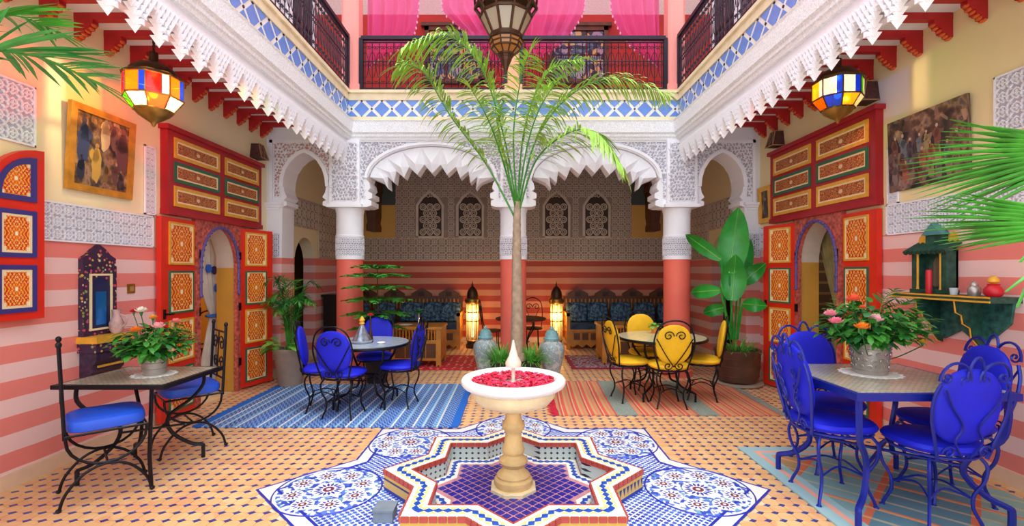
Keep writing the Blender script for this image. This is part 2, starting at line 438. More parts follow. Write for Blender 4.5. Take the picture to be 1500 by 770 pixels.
# raised mouldings: arch rims
def rimstrip(path, wd, t, name, par, mat=white_pl, y=YA):
    n = len(path); L = []; R_ = []
    for i, p in enumerate(path):
        a = path[max(i-1, 0)]; b = path[min(i+1, n-1)]; dx, dy = b[0]-a[0], b[1]-a[1]; l = math.hypot(dx, dy) or 1
        L.append((p[0]-dy/l*wd, p[1]+dx/l*wd)); R_.append(p)
    mb = MB()
    for i in range(n-1):
        mb.prism([R_[i], R_[i+1], L[i+1], L[i]], t, Matrix.Translation((0, y, 0)) @ MXZ)
    return mb.build(name, mat, par, False)
for c in (-AC, AC):
    rimstrip([(c-.85*cos(PI*i/24), 2.66+.45*sin(PI*i/24)) for i in range(25)], .035, .03, 'arch_rim', arc_o)
for c in (-SA, SA):
    rimstrip(small_arch(c)[6:17], .05, .03, 'arch_rim', arc_o)
# carved relief
def leafcurl(mb, cx, cy, s, a, t):
    pts = []
    n = 6
    for i in range(n+1):
        th = a+i/n*4.2; r = s*(1-.55*i/n); pts.append((cx+r*cos(th), cy+r*sin(th), s*.40*sin(PI*(.15+.8*i/n))))
    for i in range(n):
        (x0, y0, w0), (x1, y1, w1) = pts[i], pts[i+1]
        dx, dy = x1-x0, y1-y0; l = math.hypot(dx, dy); nx, ny = -dy/l, dx/l
        b = [(x0+nx*w0, y0+ny*w0, 0), (x0-nx*w0, y0-ny*w0, 0), (x1-nx*w1, y1-ny*w1, 0), (x1+nx*w1, y1+ny*w1, 0)]
        tp = [(p[0]*.5+(x0 if j in (0, 1) else x1)*.5, p[1]*.5+(y0 if j in (0, 1) else y1)*.5, t) for j, p in enumerate(b)]
        mb.add(b+tp, [(4, 5, 6, 7), (0, 1, 5, 4), (2, 3, 7, 6), (1, 2, 6, 5), (3, 0, 4, 7)], 0, mb.T)
def scrolls(test, x0, x1, y0, y1, step, T, name, par, mat, t=.014):
    mb = MB(); mb.T = T; r = random.Random(5); ny = int((y1-y0)/step)+1; nx = int((x1-x0)/step)+1
    for j in range(ny):
        for i in range(nx):
            x = x0+(i+.5*(j % 2)+.25)*step; y = y0+(j+.4)*step
            if test(x, y): leafcurl(mb, x, y, step*.64, r.random()*6.28, t)
    return tag(mb.build(name, mat, par, False), kind='stuff')
def star_cell(mb, cx, cy, s, t, w=.13):
    # eight-point star ring with a centre flower and ties to the cell edges
    R1 = s*.46; n = 16
    def pt(k2, r): 
        rr = r*(1 if k2 % 2 == 0 else .765); a = PI*k2/8; return (cx+rr*cos(a), cy+rr*sin(a))
    for k2 in range(n):
        a0, a1 = pt(k2, R1), pt((k2+1) % n, R1); b0, b1 = pt(k2, R1*(1-2*w)), pt((k2+1) % n, R1*(1-2*w))
        mb.add([(a0[0], a0[1], 0), (a1[0], a1[1], 0), (b1[0], b1[1], 0), (b0[0], b0[1], 0), (a0[0], a0[1], t), (a1[0], a1[1], t), (b1[0], b1[1], t), (b0[0], b0[1], t)], [(4, 5, 6, 7), (0, 1, 5, 4), (2, 3, 7, 6)], 0, mb.T)
    for k2 in range(4):
        a = PI/4+k2*PI/2; mb.box((cx+s*.54*cos(a), cy+s*.54*sin(a), t/2), (s*.32, s*.1, t), 0, a, mb.T)
    for k2 in range(4):
        a = k2*PI/2; mb.box((cx+s*.12*cos(a), cy+s*.12*sin(a), t/2), (s*.2, s*.09, t), 0, a, mb.T)
def stars(x0, x1, y0, y1, step, T, name, par, mat, test=None, t=.012):
    mb = MB(); mb.T = T; nx = max(1, round((x1-x0)/step)); ny = max(1, round((y1-y0)/step)); sx = (x1-x0)/nx; sy = (y1-y0)/ny
    for j in range(ny):
        for i in range(nx):
            x = x0+(i+.5)*sx; y = y0+(j+.5)*sy
            if test is None or test(x, y): star_cell(mb, x, y, min(sx, sy), t)
    return tag(mb.build(name, mat, par, False), kind='stuff')
TA = Matrix.Translation((0, YA-.004, 0)) @ MXZ
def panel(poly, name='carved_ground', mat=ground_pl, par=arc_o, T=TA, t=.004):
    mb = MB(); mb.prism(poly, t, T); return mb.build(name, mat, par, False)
def offs(path, d):
    out = []; n = len(path)
    for i, p in enumerate(path):
        a = path[max(i-1, 0)]; b = path[min(i+1, n-1)]; dx, dy = b[0]-a[0], b[1]-a[1]; l = math.hypot(dx, dy) or 1
        out.append((p[0]-dy/l*d, p[1]+dx/l*d))
    return out
for c in (-AC, AC):
    pa = offs([(c-.85*cos(PI*i/24), 2.66+.45*sin(PI*i/24)) for i in range(25)], .045)
    pa = [p for p in pa if p[1] < 3.125]
    xl, xr = c-.915, c+.915
    for sgn in (-1, 1):
        half = [p for p in pa if (p[0]-c)*sgn > .0]
        half.sort(key=lambda p: p[1])
        poly = [(c+sgn*.915, 2.33), (c+sgn*.90, 2.5)] if False else []
        poly = [(c+sgn*.93, 2.40), (c+sgn*.905, 2.40), (c+sgn*.905, 2.62)]+[p for p in half if p[1] > 2.66 and abs(p[0]-c) > .12]
        last = poly[-1]
        poly += [(last[0], 3.14), (c+sgn*.96, 3.14), (c+sgn*.96, 2.40)]
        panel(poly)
        xs = [p[0] for p in poly]
        scrolls(lambda x, y, q=poly: inpoly(x, y, q), min(xs), max(xs), 2.4, 3.14, .042, TA @ Matrix.Translation((0, 0, .004)), 'carved_scrollwork', arc_o, white_pl)
for c in (-SA, SA):
    sa = offs(small_arch(c)[6:17], .06)
    poly = [(c-.40, 2.42), (c-.33, 2.42)]+sa+[(c+.33, 2.42), (c+.40, 2.42), (c+.40, 3.13), (c-.40, 3.13)]
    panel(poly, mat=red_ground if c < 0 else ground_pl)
    scrolls(lambda x, y, q=poly: inpoly(x, y, q), c-.4, c+.4, 2.42, 3.13, .042, TA @ Matrix.Translation((0, 0, .004)), 'carved_scrollwork', arc_o, white_pl)
# carved blocks over the columns
for c, hw in ((-2.24, .20), (0, .17), (2.24, .20)):
    mb = MB(); mb.bb((c-hw, YA-.06, 2.30), (c+hw, YA, 3.17)); mb.bb((c-hw-.03, YA-.08, 2.27), (c+hw+.03, YA+.3, 2.31)); mb.build('pilaster_block', white_pl, arc_o, False)
    poly = [(c-hw+.04, 2.36), (c+hw-.04, 2.36), (c+hw-.04, 3.12), (c-hw+.04, 3.12)]
    T2 = Matrix.Translation((0, YA-.06, 0)) @ MXZ
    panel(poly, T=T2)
    scrolls(lambda x, y, q=poly: inpoly(x, y, q), c-hw+.03, c+hw, 2.36, 3.12, .042, T2 @ Matrix.Translation((0, 0, .004)), 'carved_scrollwork', arc_o, white_pl)
# frame mouldings on the arcade
mb = MB()
for c in (-AC, AC):
    mb.bb((c-.96, YA-.03, 3.14), (c+.96, YA, 3.17))
for c in (-SA, SA):
    mb.bb((c-.46, YA-.03, 3.13), (c+.44, YA, 3.17)); mb.bb((c-.46, YA-.03, 2.3), (c-.42, YA, 3.17)); mb.bb((c+.40, YA-.03, 2.3), (c+.44, YA, 3.17))
for sx in (-1, 1):
    for k2 in range(3): mb.bb((sx*3.3, YA-.02-.025*k2, 2.24+.03*k2), (sx*(3.12-.025*k2), YA+.3, 2.27+.03*k2))
mb.build('frame_moulding', white_pl, arc_o, False)
# lace panels on the piers beside the side arches
for sx in (-1, 1):
    a, b = sorted((sx*3.3, sx*3.13)); panel([(a, 1.62), (b, 1.62), (b, 1.92), (a, 1.92)]); stars(a, b, 1.62, 1.92, .085, TA @ Matrix.Translation((0, 0, .004)), 'carved_band', arc_o, white_pl)
# columns
for c, lb in ((-2.24, 'round salmon and white column left of the big arches'), (0, 'round salmon and white column between the two big arches, behind the palm'), (2.24, 'round salmon and white column right of the big arches')):
    t_ = thing('column', lb, 'column', (c, YA+.16, 0), 0, 'arcade columns')
    R0 = .175
    m_ = MB(); m_.lathe([(R0+.03, 0), (R0+.03, .08), (R0, .1), (R0, 1.58)], 32); m_.build('lower_shaft', salmon, t_)
    m_ = MB(); m_.lathe([(R0+.012, 1.58), (R0+.012, 1.62), (R0+.004, 1.63), (R0+.004, 1.87), (R0+.012, 1.88), (R0+.012, 1.9), (R0+.004, 1.91), (R0+.004, 2.2), (R0+.02, 2.27)], 32); m_.build('upper_shaft', white_pl, t_)
    m_ = MB(); n = 16
    m2 = MB(); m2.T = None
    for j in range(3):
        for k2 in range(n):
            a = 2*PI*(k2+.5*(j % 2))/n; T = Matrix.Rotation(a, 4, 'Z') @ Matrix.Translation((0, -R0-.004, 1.67+.08*j)) @ MXZ
            m2.T = T; star_cell(m2, 0, 0, .075, .008)
    tag(m2.build('carved_ring', white_pl, t_, False), kind='stuff')
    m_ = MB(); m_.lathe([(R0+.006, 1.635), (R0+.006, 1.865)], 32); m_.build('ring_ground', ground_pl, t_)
# ------------------------------------------------------------------ gallery edge: fascia, tile frieze, lace, ceilings
creamledge = M('cream_ledge', '#e9d8b4', .7, 0, .1, 8)
graylace = M('white_carved_frieze', '#f2f4f8', .8, 0, .12, 60, .9, 90)
DIA_H = .115; PITCH = .27
def frieze(par, L, T):
    # T maps local (u along, v up from 0 at z=0, w out) ; builds one run of gallery edge of length L
    def bx(name, v0, v1, w0, w1, mat):
        mb = MB(); mb.box((L/2, (v0+v1)/2, (w0+w1)/2), (L, v1-v0, w1-w0), 0, 0, T); return mb.build(name, mat, par, False)
    bx('fascia_core', 3.16, 3.83, -.16, 0, creamledge)
    bx('slab_lip', 3.79, 3.83, 0, .05, creamledge)
    bx('upper_ledge', 3.70, 3.79, 0, .025, creamledge)
    bx('lower_ledge', 3.40, 3.47, 0, .05, creamledge)
    # mouldings
    mb = MB(); prof = [(0, 3.16), (.05, 3.16), (.06, 3.19), (.075, 3.2), (.075, 3.23), (.10, 3.25), (.11, 3.38), (.12, 3.4), (.0, 3.4)]
    vs = [(0, z, y) for y, z in prof]+[(L, z, y) for y, z in prof]; n = len(prof)
    mb.add(vs, [(i, i+1, n+i+1, n+i) for i in range(n-1)]+[tuple(range(n)), tuple(range(2*n-1, n-1, -1))], 0, T)
    mb.build('carved_moulding', graylace, par, False)
    bx('white_tile_bed', 3.47, 3.70, 0, .008, whitetile)
    nn = int(L/PITCH); off = (L-nn*PITCH)/2
    dm = MB(); a, b = .100, .100
    dm.prism([(-a, 0), (0, -b), (a, 0), (0, b)], .006)
    me_d = dm.mesh('blue_tile', skytile, False)
    hm = MB(); hm.prism([(-a*.88, 0), (a*.88, 0), (0, b*.86)], .006); me_h2 = hm.mesh('blue_tile', skytile, False)
    hm = MB(); hm.prism([(-a*.88, 0), (0, -b*.86), (a*.88, 0)], .006); me_h3 = hm.mesh('blue_tile', skytile, False)
    sm = MB(); sm.prism([(-.016, 0), (0, -.016), (.016, 0), (0, .016)], .007); me_s = sm.mesh('dark_tile', blacktile, False)
    def put(me, u, v):
        o = link('blue_tile' if me is not me_s else 'dark_tile', me, par); o.matrix_local = T @ Matrix.Translation((u, v, .008))
    for i in range(nn*2+1):
        u = off+i*PITCH/2
        if i % 2 == 0:
            put(me_s, u, 3.585)
            put(me_h2, u, 3.475); put(me_h3, u, 3.695)
        else:
            put(me_d, u, 3.585); put(me_s, u, 3.478); put(me_s, u, 3.692)
YN = .6
fl = struct('trim_2', 'left gallery edge with blue diamond tile frieze and hanging plaster lace', 'gallery edge')
fr = struct('trim_3', 'right gallery edge with blue diamond tile frieze and hanging plaster lace', 'gallery edge')
fb = struct('trim_4', 'far gallery edge with blue diamond tile frieze above the arches', 'gallery edge')
TL = Matrix(((0, 0, 1, -XF), (1, 0, 0, YN), (0, 1, 0, 0), (0, 0, 0, 1)))        # u -> +Y, v -> Z, w -> +X
TR = Matrix(((0, 0, -1, XF), (-1, 0, 0, YA), (0, 1, 0, 0), (0, 0, 0, 1)))       # u -> -Y, v -> Z, w -> -X
TB = Matrix(((1, 0, 0, -XF), (0, 0, -1, YA), (0, 1, 0, 0), (0, 0, 0, 1)))       # u -> X
# a stepped pendant of plaster lace
def pendant():
    mb = MB(); W = .19
    mb.box((0, 3.10, -.05), (W, .14, .09))
    rows = 5
    for j in range(rows):
        n = rows-j; z1 = 3.08-.042*j; cw = W/rows
        for i in range(n):
            u = (i-(n-1)/2)*cw; d = .045+.012*j
            # each cell: little niche hood with a pointed drip
            mb.add([(u-cw/2, z1, -.06-.01*j), (u+cw/2, z1, -.06-.01*j), (u+cw/2, z1, .01-.006*j), (u-cw/2, z1, .01-.006*j), (u, z1-.075, -.02-.008*j), (u, z1+.0, .03-.006*j)],
                   [(0, 1, 4), (1, 2, 4), (2, 5, 4), (5, 3, 4), (3, 0, 4), (0, 3, 5, 2, 1)])
            mb.box((u, z1-.012, -.03), (cw*.75, .03, .05))
    return mb.mesh('lace_pendant', white_pl, False)
pend = pendant()
for par, T, L in ((fl, TL, YA-YN), (fr, TR, YA-YN)):
    frieze(par, L, T)
    n = int(L/.19)
    for i in range(n):
        o = link('lace_pendant', pend, par); u = (i+.5)*.19+.02
        o.matrix_local = T @ Matrix.Translation((u, 0, .02))
frieze(fb, 2*XF, TB)
# cove behind the pendants
for sx, par in ((-1, fl), (1, fr)):
    mb = MB(); mb.bb((sx*(XF+.10), YN, 3.0), (sx*(XF+.16), YA, 3.38)); mb.build('lace_backing', white_pl, par, False)
orangep = M('orange_bracket_paint', '#d8642c', .5)
# gallery ceilings with red beams
for sx, nm, lb in ((-1, 'ceiling_left', 'white left gallery ceiling carried on red painted beams'), (1, 'ceiling_right', 'white right gallery ceiling carried on red painted beams')):
    ce = struct(nm, lb, 'ceiling')
    mb = MB(); mb.bb((sx*(XW+.2), YN, 3.36), (sx*(XF+.16), YA, 3.83)); mb.build('ceiling_slab', M('ceiling_white', '#eef4fa', .8), ce, False)
    bm_ = MB(); bm_.box((0, 0, 3.335), (XW-XF-.16, .055, .055)); me_b = bm_.mesh('beam', beamred, False)
    kb = MB(); kb.prism([(0, 0), (.14, 0), (.14, -.03), (.115, -.05), (.115, -.065), (.085, -.07), (.08, -.10), (.045, -.105), (.035, -.13), (0, -.135)], .055, Matrix.Translation((0, .0275, 3.31)) @ MXZ)
    for bx_, bz_ in ((.13, -.035), (.11, -.06), (.082, -.08), (.06, -.105), (.035, -.12), (.012, -.137)): kb.ell((bx_, 0, 3.31+bz_), (.014, .03, .014), 6, 5, 1)
    me_k = kb.mesh('beam_bracket', [beamred, orangep], False)
    for i in range(19):
        y = 6.16-.26*i; xm = sx*(XW+XF+.16)/2
        b_ = link('beam', me_b, ce, (xm, y, 0))
        k_ = link('beam_bracket', me_k, b_); k_.location = (sx*(XW-.002)-xm, 0, 0)
        if sx > 0: k_.rotation_euler = (0, 0, PI)
# back lounge ceiling / upper floor
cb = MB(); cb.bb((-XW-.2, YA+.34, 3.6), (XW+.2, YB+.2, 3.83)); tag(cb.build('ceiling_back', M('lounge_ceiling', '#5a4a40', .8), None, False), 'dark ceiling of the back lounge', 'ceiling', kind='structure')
# ------------------------------------------------------------------ upper storey
uw = MB(); uw.bb((-XW-.2, YN, 3.83), (-XW, YB, 6.9)); tag(uw.build('wall_upper_left', pinkwall, None, False), 'pink wall of the left upper gallery', 'wall', kind='structure')
uw = MB(); uw.bb((XW, YN, 3.83), (XW+.2, YB, 6.9)); tag(uw.build('wall_upper_right', pinkwall, None, False), 'pink wall of the right upper gallery', 'wall', kind='structure')
t = NT('red_and_plaster_wall'); o, x, y, z = t.pos('World')
c = t.mix(t.math('GREATER_THAN', z, 5.72), t.mix(t.noise(o, 3, 3), rgb('#c4301c'), rgb('#9c2a20')), t.mix(t.noise(o, 40, 4), rgb('#e8d8cc'), rgb('#b89c94')))
uw = MB(); uw.bb((-XW, 7.9, 3.83), (XW, 8.1, 6.9)); tag(uw.build('wall_upper_back', t.fin(c, .7), None, False), 'red and plaster wall behind the upper balcony', 'wall', kind='structure')
mos_win = NT('stained_mosaic'); o, x, y, z = mos_win.pos('World')
vv = mos_win.n('ShaderNodeTexVoronoi'); vv.inputs['Scale'].default_value = 15; mos_win.put(vv.inputs['Vector'], o)
mosw = mos_win.fin(mos_win.ramp(vv.outputs['Color'], [(0, '#2a2a34'), (.35, '#5a6f80'), (.55, '#a08a98'), (.7, '#c8a05a'), (.8, '#3c4a66')], True), .3)
for i, c in enumerate((-.98, 1.08)):
    ws = struct('window_%d' % (i+1), 'dark framed patterned window behind the %s half of the upper balcony' % ('left' if c < 0 else 'right'), 'window')
    mb = MB(); 
    for a, b in (((c-.5, 7.84, 4.55), (c-.43, 7.9, 5.5)), ((c+.43, 7.84, 4.55), (c+.5, 7.9, 5.5)), ((c-.5, 7.84, 5.43), (c+.5, 7.9, 5.5)), ((c-.5, 7.84, 4.55), (c+.5, 7.9, 4.62)), ((c-.56, 7.82, 5.5), (c+.56, 7.9, 5.56))): mb.bb(a, b)
    mb.build('window_frame', darkwood, ws, False)
    for r_ in range(2):
        for q_ in range(3):
            x0 = c-.43+.287*q_; z0 = 4.62+.405*r_
            mb = MB(); mb.bb((x0+.012, 7.86, z0+.012), (x0+.275, 7.89, z0+.393)); mb.build('pane', mosw, ws, False)
for (nm, s, a, b, z0, z1, mt_, lb) in (('window_4', -1, 6.15, 6.85, 3.95, 5.9, M('pale_shutter_paint', '#dfe4ea', .5), 'pale shuttered window on the left upper gallery'), ('door_3', -1, 7.0, 7.7, 3.83, 5.9, M('dark_plum_door_paint', '#2c1c2c', .5), 'dark double door on the left upper gallery'),
                                   ('window_5', 1, 6.15, 6.85, 3.95, 5.9, M('grey_plum_shutter_paint', '#6a5460', .5), 'plum grey shuttered window on the right upper gallery'), ('door_4', 1, 7.0, 7.7, 3.83, 5.9, bpy.data.materials['dark_plum_door_paint'], 'dark double door on the right upper gallery')):
    ws = struct(nm, lb, nm.split('_')[0])
    for k2 in range(2):
        y0_ = a+(b-a)*k2/2+.02; y1_ = a+(b-a)*(k2+1)/2-.02
        for j in range(3):
            h3 = (z1-z0)/3; mb = MB(); mb.bb((s*XW, y0_+.03, z0+h3*j+.04), (s*(XW-.02), y1_-.03, z0+h3*(j+1)-.04)); mb.build('panel', mt_, ws, False)
        mb = MB(); mb.bb((s*XW, y0_, z0), (s*(XW-.012), y1_, z1)); mb.build('leaf', mt_, ws, False)
    mb = MB()
    for p_, q_ in (((a-.05, z0), (a, z1)), ((b, z0), (b+.05, z1)), ((a-.05, z1), (b+.05, z1+.05))): mb.bb((s*XW, p_[0], p_[1]), (s*(XW-.035), q_[0], q_[1]))
    mb.build('frame', white_pl, ws, False)
peach = M('peach_paint', '#f4b088', .7, 0, .05, 3)
for c, wd, mt_, lb in ((-2.2, .115, pinkwall, 'pink square pillar at the left end of the upper balcony'), (2.2, .115, pinkwall, 'pink square pillar at the right end of the upper balcony'), (0, .10, peach, 'peach pillar in the middle of the upper balcony behind the bronze chandelier')):
    t_ = thing('balcony_pillar', lb, 'pillar', (c, YA+.14, ZS), 0, 'upper balcony pillars')
    mb = MB(); mb.bb((-wd-.02, -wd-.02, 0), (wd+.02, wd+.02, .10)); mb.build('plinth', mt_, t_, False)
    mb = MB(); q = .03; mb.prism([(-wd, -wd+q), (-wd+q, -wd), (wd-q, -wd), (wd, -wd+q), (wd, wd-q), (wd-q, wd), (-wd+q, wd), (-wd, wd-q)], 2.7, z0=.1); mb.build('shaft', mt_, t_, False)
# roof edge over the upper galleries (carries the chandelier beam)
rf = MB(); rf.bb((-XW-.2, YA+1.0, 6.9), (XW+.2, YB+.2, 7.1)); tag(rf.build('ceiling_upper', white_pl, None, False), 'roof over the upper back gallery', 'ceiling', kind='structure')
# ------------------------------------------------------------------ wrought iron railings
railm = M('railing_iron', '#2c2734', .45, .5)
def baluster():
    mb = MB()
    mb.tube([(0, 0, .06), (0, 0, .68)], .006, 4)
    for s in (-1, 1):
        mb.tube(spiral(s*.032, .60, .028, 1.2, PI if s > 0 else 0, -s, 10), .0045, 4)
        mb.tube(spiral(s*.032, .14, .028, 1.2, PI if s > 0 else 0, s, 10), .0045, 4)
        mb.tube(arc(s*.005, .37, .04*s, .17, -PI/2, PI/2, 8), .0045, 4)
        mb.tube(spiral(s*.02, .37, .022, 1.1, 0, s, 8), .004, 4)
    return mb.mesh('baluster', railm, False)
bal = baluster()
def railing(label, L, loc, rz, n):
    t_ = thing('balcony_railing', label, 'railing', loc, rz, 'upper balcony railings')
    def b(nm, a, c): mb = MB(); mb.bb(a, c); mb.build(nm, railm, t_, False)
    b('top_rail', (0, -.03, .71), (L, .03, .755)); b('bottom_rail', (0, -.015, .03), (L, .015, .06)); b('middle_rail', (0, -.006, .415), (L, .006, .427)); b('upper_rail', (0, -.01, .67), (L, .01, .685))
    for u in (0, L): b('post', (u-.025, -.025, 0), (u+.025, .025, .73))
    for i in range(n): link('baluster', bal, t_, ((i+.5)*L/n, 0, 0))
railing('black scrollwork railing at the back balcony, left of the peach pillar', 1.94, (-2.05, YA+.06, ZS), 0, 20)
railing('black scrollwork railing at the back balcony, right of the peach pillar', 1.94, (.11, YA+.06, ZS), 0, 20)
railing('black scrollwork railing running along the left upper gallery', 3.9, (-XF, YA-3.9, ZS), PI/2, 44)
railing('black scrollwork railing running along the right upper gallery', 3.9, (XF, YA-3.9, ZS), PI/2, 44)
# ------------------------------------------------------------------ pink sheer curtains
t = NT('pink_sheer'); t.fin(rgb('#ff66b0'), .8)
tr = t.n('ShaderNodeBsdfTransparent'); tr.inputs[0].default_value = (1, .62, .80, 1); tl_ = t.n('ShaderNodeBsdfTranslucent'); tl_.inputs[0].default_value = rgb('#ff70b4')
m1_ = t.n('ShaderNodeMixShader'); m1_.inputs[0].default_value = .4; t.t.links.new(t.b.outputs[0], m1_.inputs[1]); t.t.links.new(tl_.outputs[0], m1_.inputs[2])
m2_ = t.n('ShaderNodeMixShader'); m2_.inputs[0].default_value = .36; t.t.links.new(m1_.outputs[0], m2_.inputs[1]); t.t.links.new(tr.outputs[0], m2_.inputs[2]); t.t.links.new(m2_.outputs[0], t.out.inputs[0])
sheer = t.mat
pomm = M('pink_tassels', '#f4a0c4', .8)
def curtain(xo, xi, side, y, label, mid=.58):
    # xo: outer (pillar) x, xi: inner x at the top; side=+1 pillar on left
    t_ = thing('curtain', label, 'curtain', (xo, y, ZS), 0, 'pink sheer balcony curtains')
    mb = MB(); nu, nv = 30, 30; W = xi-xo; vs = []; fs = []; edge = []
    EP = [(.40, .03), (.47, .12), (.55, .28), (.73, mid), (.97, mid+.22), (1.25, 1.0), (2.9, 1.12)]
    def ew(z):
        for (z0, w0), (z1, w1) in zip(EP[:-1], EP[1:]):
            if z <= z1: return w0+(w1-w0)*max(0, (z-z0))/(z1-z0)
        return 1.12
    for j in range(nv+1):
        z = .40+2.5*(j/nv)**1.5
        for i in range(nu+1):
            u = i/nu; x = W*u*ew(z); yy = .045*sin(u*26+.8*z)*(.35+.65*min(1, z))
            vs.append((x, yy, z+.12*u*u*max(0, 1-z)))
            if i == nu: edge.append(vs[-1])
    for j in range(nv):
        for i in range(nu): a = j*(nu+1)+i; fs.append((a, a+1, a+nu+2, a+nu+1))
    mb.add(vs, fs)
    mb.build('drape', sheer, t_)
    tm_ = MB()
    for e in edge:
        tm_.ell((e[0], e[1]-.01, e[2]-.012), (.013, .013, .022), 6, 4)
    tag(tm_.build('tassel_trim', pomm, t_), kind='stuff')
YC = YA+.32
curtain(-2.06, -1.34, 1, YC, 'pink sheer curtain tied to the left pillar of the upper balcony', .72)
curtain(-.16, -1.0, -1, YC, 'pink sheer curtain tied back left of the bronze chandelier', .42)
curtain(.16, 1.0, 1, YC, 'pink sheer curtain tied back right of the bronze chandelier')
curtain(2.06, 1.38, -1, YC, 'pink sheer curtain tied to the right pillar of the upper balcony', .6)
# ------------------------------------------------------------------ carved plaster on the back and side walls
wbk = bpy.data.objects['wall_back']; wlf = bpy.data.objects['wall_left']; wrt = bpy.data.objects['wall_right']
TBK = Matrix.Translation((0, YB-.004, 0)) @ MXZ
TLW = Matrix(((0, 0, 1, -XW), (1, 0, 0, 0), (0, 1, 0, 0), (0, 0, 0, 1)))         # u=+y
TRW = Matrix(((0, 0, -1, XW), (-1, 0, 0, 0), (0, 1, 0, 0), (0, 0, 0, 1)))        # u=-y
def rect(a, b, c, d): return [(a, c), (b, c), (b, d), (a, d)]
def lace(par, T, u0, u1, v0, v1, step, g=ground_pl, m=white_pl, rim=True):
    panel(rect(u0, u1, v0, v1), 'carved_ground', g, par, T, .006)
    T2 = T @ Matrix.Translation((0, 0, .006))
    if rim:
        mb = MB(); e = .012
        for q in (rect(u0, u1, v0, v0+e), rect(u0, u1, v1-e, v1), rect(u0, u0+e, v0, v1), rect(u1-e, u1, v0, v1)): mb.prism(q, .014, T2)
        mb.build('carved_border', m, par, False)
        u0 += e; u1 -= e; v0 += e; v1 -= e
    stars(u0, u1, v0, v1, step, T2, 'carved_lattice', par, m)
lace(wbk, TBK, -3.3, 3.3, 1.63, 2.08, .15, buff_ground, buff_pl)
panel(rect(-2.35, 2.35, 2.09, 3.55), 'carved_ground', buff_ground, wbk, TBK, .006)
wins = [(-1.66, .23), (-.86, .23), (.86, .23), (1.66, .23)]
def notwin(x, y): return not any(abs(x-c) < h+.06 and y < 2.95 for c, h in wins)
stars(-2.35, 2.35, 2.09, 3.55, .13, TBK @ Matrix.Translation((0, 0, .006)), 'carved_lattice', wbk, buff_pl, notwin)
screen_m = M('dark_screen_ground', '#4a3c34', .9)
ringm = MB(); ringm.tube([(.06*cos(2*PI*i/12), 0, .06*sin(2*PI*i/12)) for i in range(12)], .012, 4, closed=True); ringm.tube([(.028*cos(2*PI*i/8), 0, .028*sin(2*PI*i/8)) for i in range(8)], .009, 4, closed=True); me_ring = ringm.mesh('screen_rosette', buff_pl)
for c, h in wins:
    pts = [(c-h, 2.12), (c+h, 2.12), (c+h, 2.72), (c+h*.6, 2.86), (c, 2.98), (c-h*.6, 2.86), (c-h, 2.72)]
    panel(pts, 'screen_ground', screen_m, wbk, TBK, .008)
    rimstrip(pts+[pts[0]], -.05, .03, 'screen_frame', wbk, buff_pl, YB-.006)
    for j in range(5):
        for i in range(3):
            xx = c-.14+.14*i+(.07 if j % 2 else 0); 
            if abs(xx-c) < h-.04: link('screen_rosette', me_ring, wbk, (xx, YB-.02, 2.2+.125*j))
# side wall lace inside the lounge
for par, T, s in ((wlf, TLW, -1), (wrt, TRW, 1)):
    for (a, b, v0, v1) in ((6.66, 7.0, 1.63, 2.55), (7.95, 9.35, 1.63, 2.55), (7.0, 7.95, 2.1, 2.55)):
        u0, u1 = (a, b) if s < 0 else (-b, -a)
        lace(par, T, u0, u1, v0, v1, .15, buff_ground, buff_pl, True)
lace_g = M('shaded_lace_ground', '#b9bcc8', .9, 0, .06, 20)  # grey backing paints the shade between the lace carving
# courtyard bands (left wall, right wall)
lace(wlf, TLW, 3.0, 4.3, 1.635, 1.92, .087, lace_g)
lace(wlf, TLW, 2.4, 3.24, 2.27, 2.68, .09, lace_g)
lace(wlf, TLW, 4.2, 4.33, 1.93, 2.55, .052, lace_g)
lace(wlf, TLW, 6.05, 6.28, 1.635, 1.92, .087, lace_g)
lace(wrt, TRW, -4.15, -2.5, 1.735, 2.0, .08, lace_g)
lace(wrt, TRW, -3.22, -2.4, 2.34, 2.74, .09, lace_g)
lace(wrt, TRW, -4.14, -4.02, 2.0, 2.5, .048, lace_g)
lace(wrt, TRW, -6.28, -6.0, 1.70, 2.0, .08, lace_g)
# pink moulded skirting
for s, nm in ((-1, 'left'), (1, 'right')):
    mb = MB(); tone = M('skirting_stone_'+nm, '#e6c4a4', .7, 0, .1, 5)
    for a, b in ((.5, 4.1 if s > 0 else 4.28), (6.05, 6.3)):
        mb.bb((s*XW, a, 0), (s*(XW-.015), b, .10))
    tag(mb.build('baseboard_'+nm, tone, None, False), 'pale stone skirting along the %s courtyard wall' % nm, 'skirting', kind='structure')
# dark timber brackets under the lounge beams
for s in (-1, 1):
    t_ = thing('timber_bracket', 'dark carved timber bracket high on the %s lounge wall' % ('left' if s < 0 else 'right'), 'bracket', (s*2.72, 9.0, 2.2), 0, 'lounge timber brackets')
    mb = MB(); mb.prism([(-.09, 0), (.09, 0), (.09, .1), (.07, .16), (.09, .3), (.09, .75), (-.09, .75), (-.09, .3), (-.07, .16), (-.09, .1)], .4, Matrix.Translation((0, .396, 0)) @ MXZ); mb.build('bracket_body', darkwood, t_, False)
    mb = MB(); mb.bb((-.12, -.04, .75), (.12, .396, 1.40)); mb.build('bracket_cap', darkwood, t_, False)
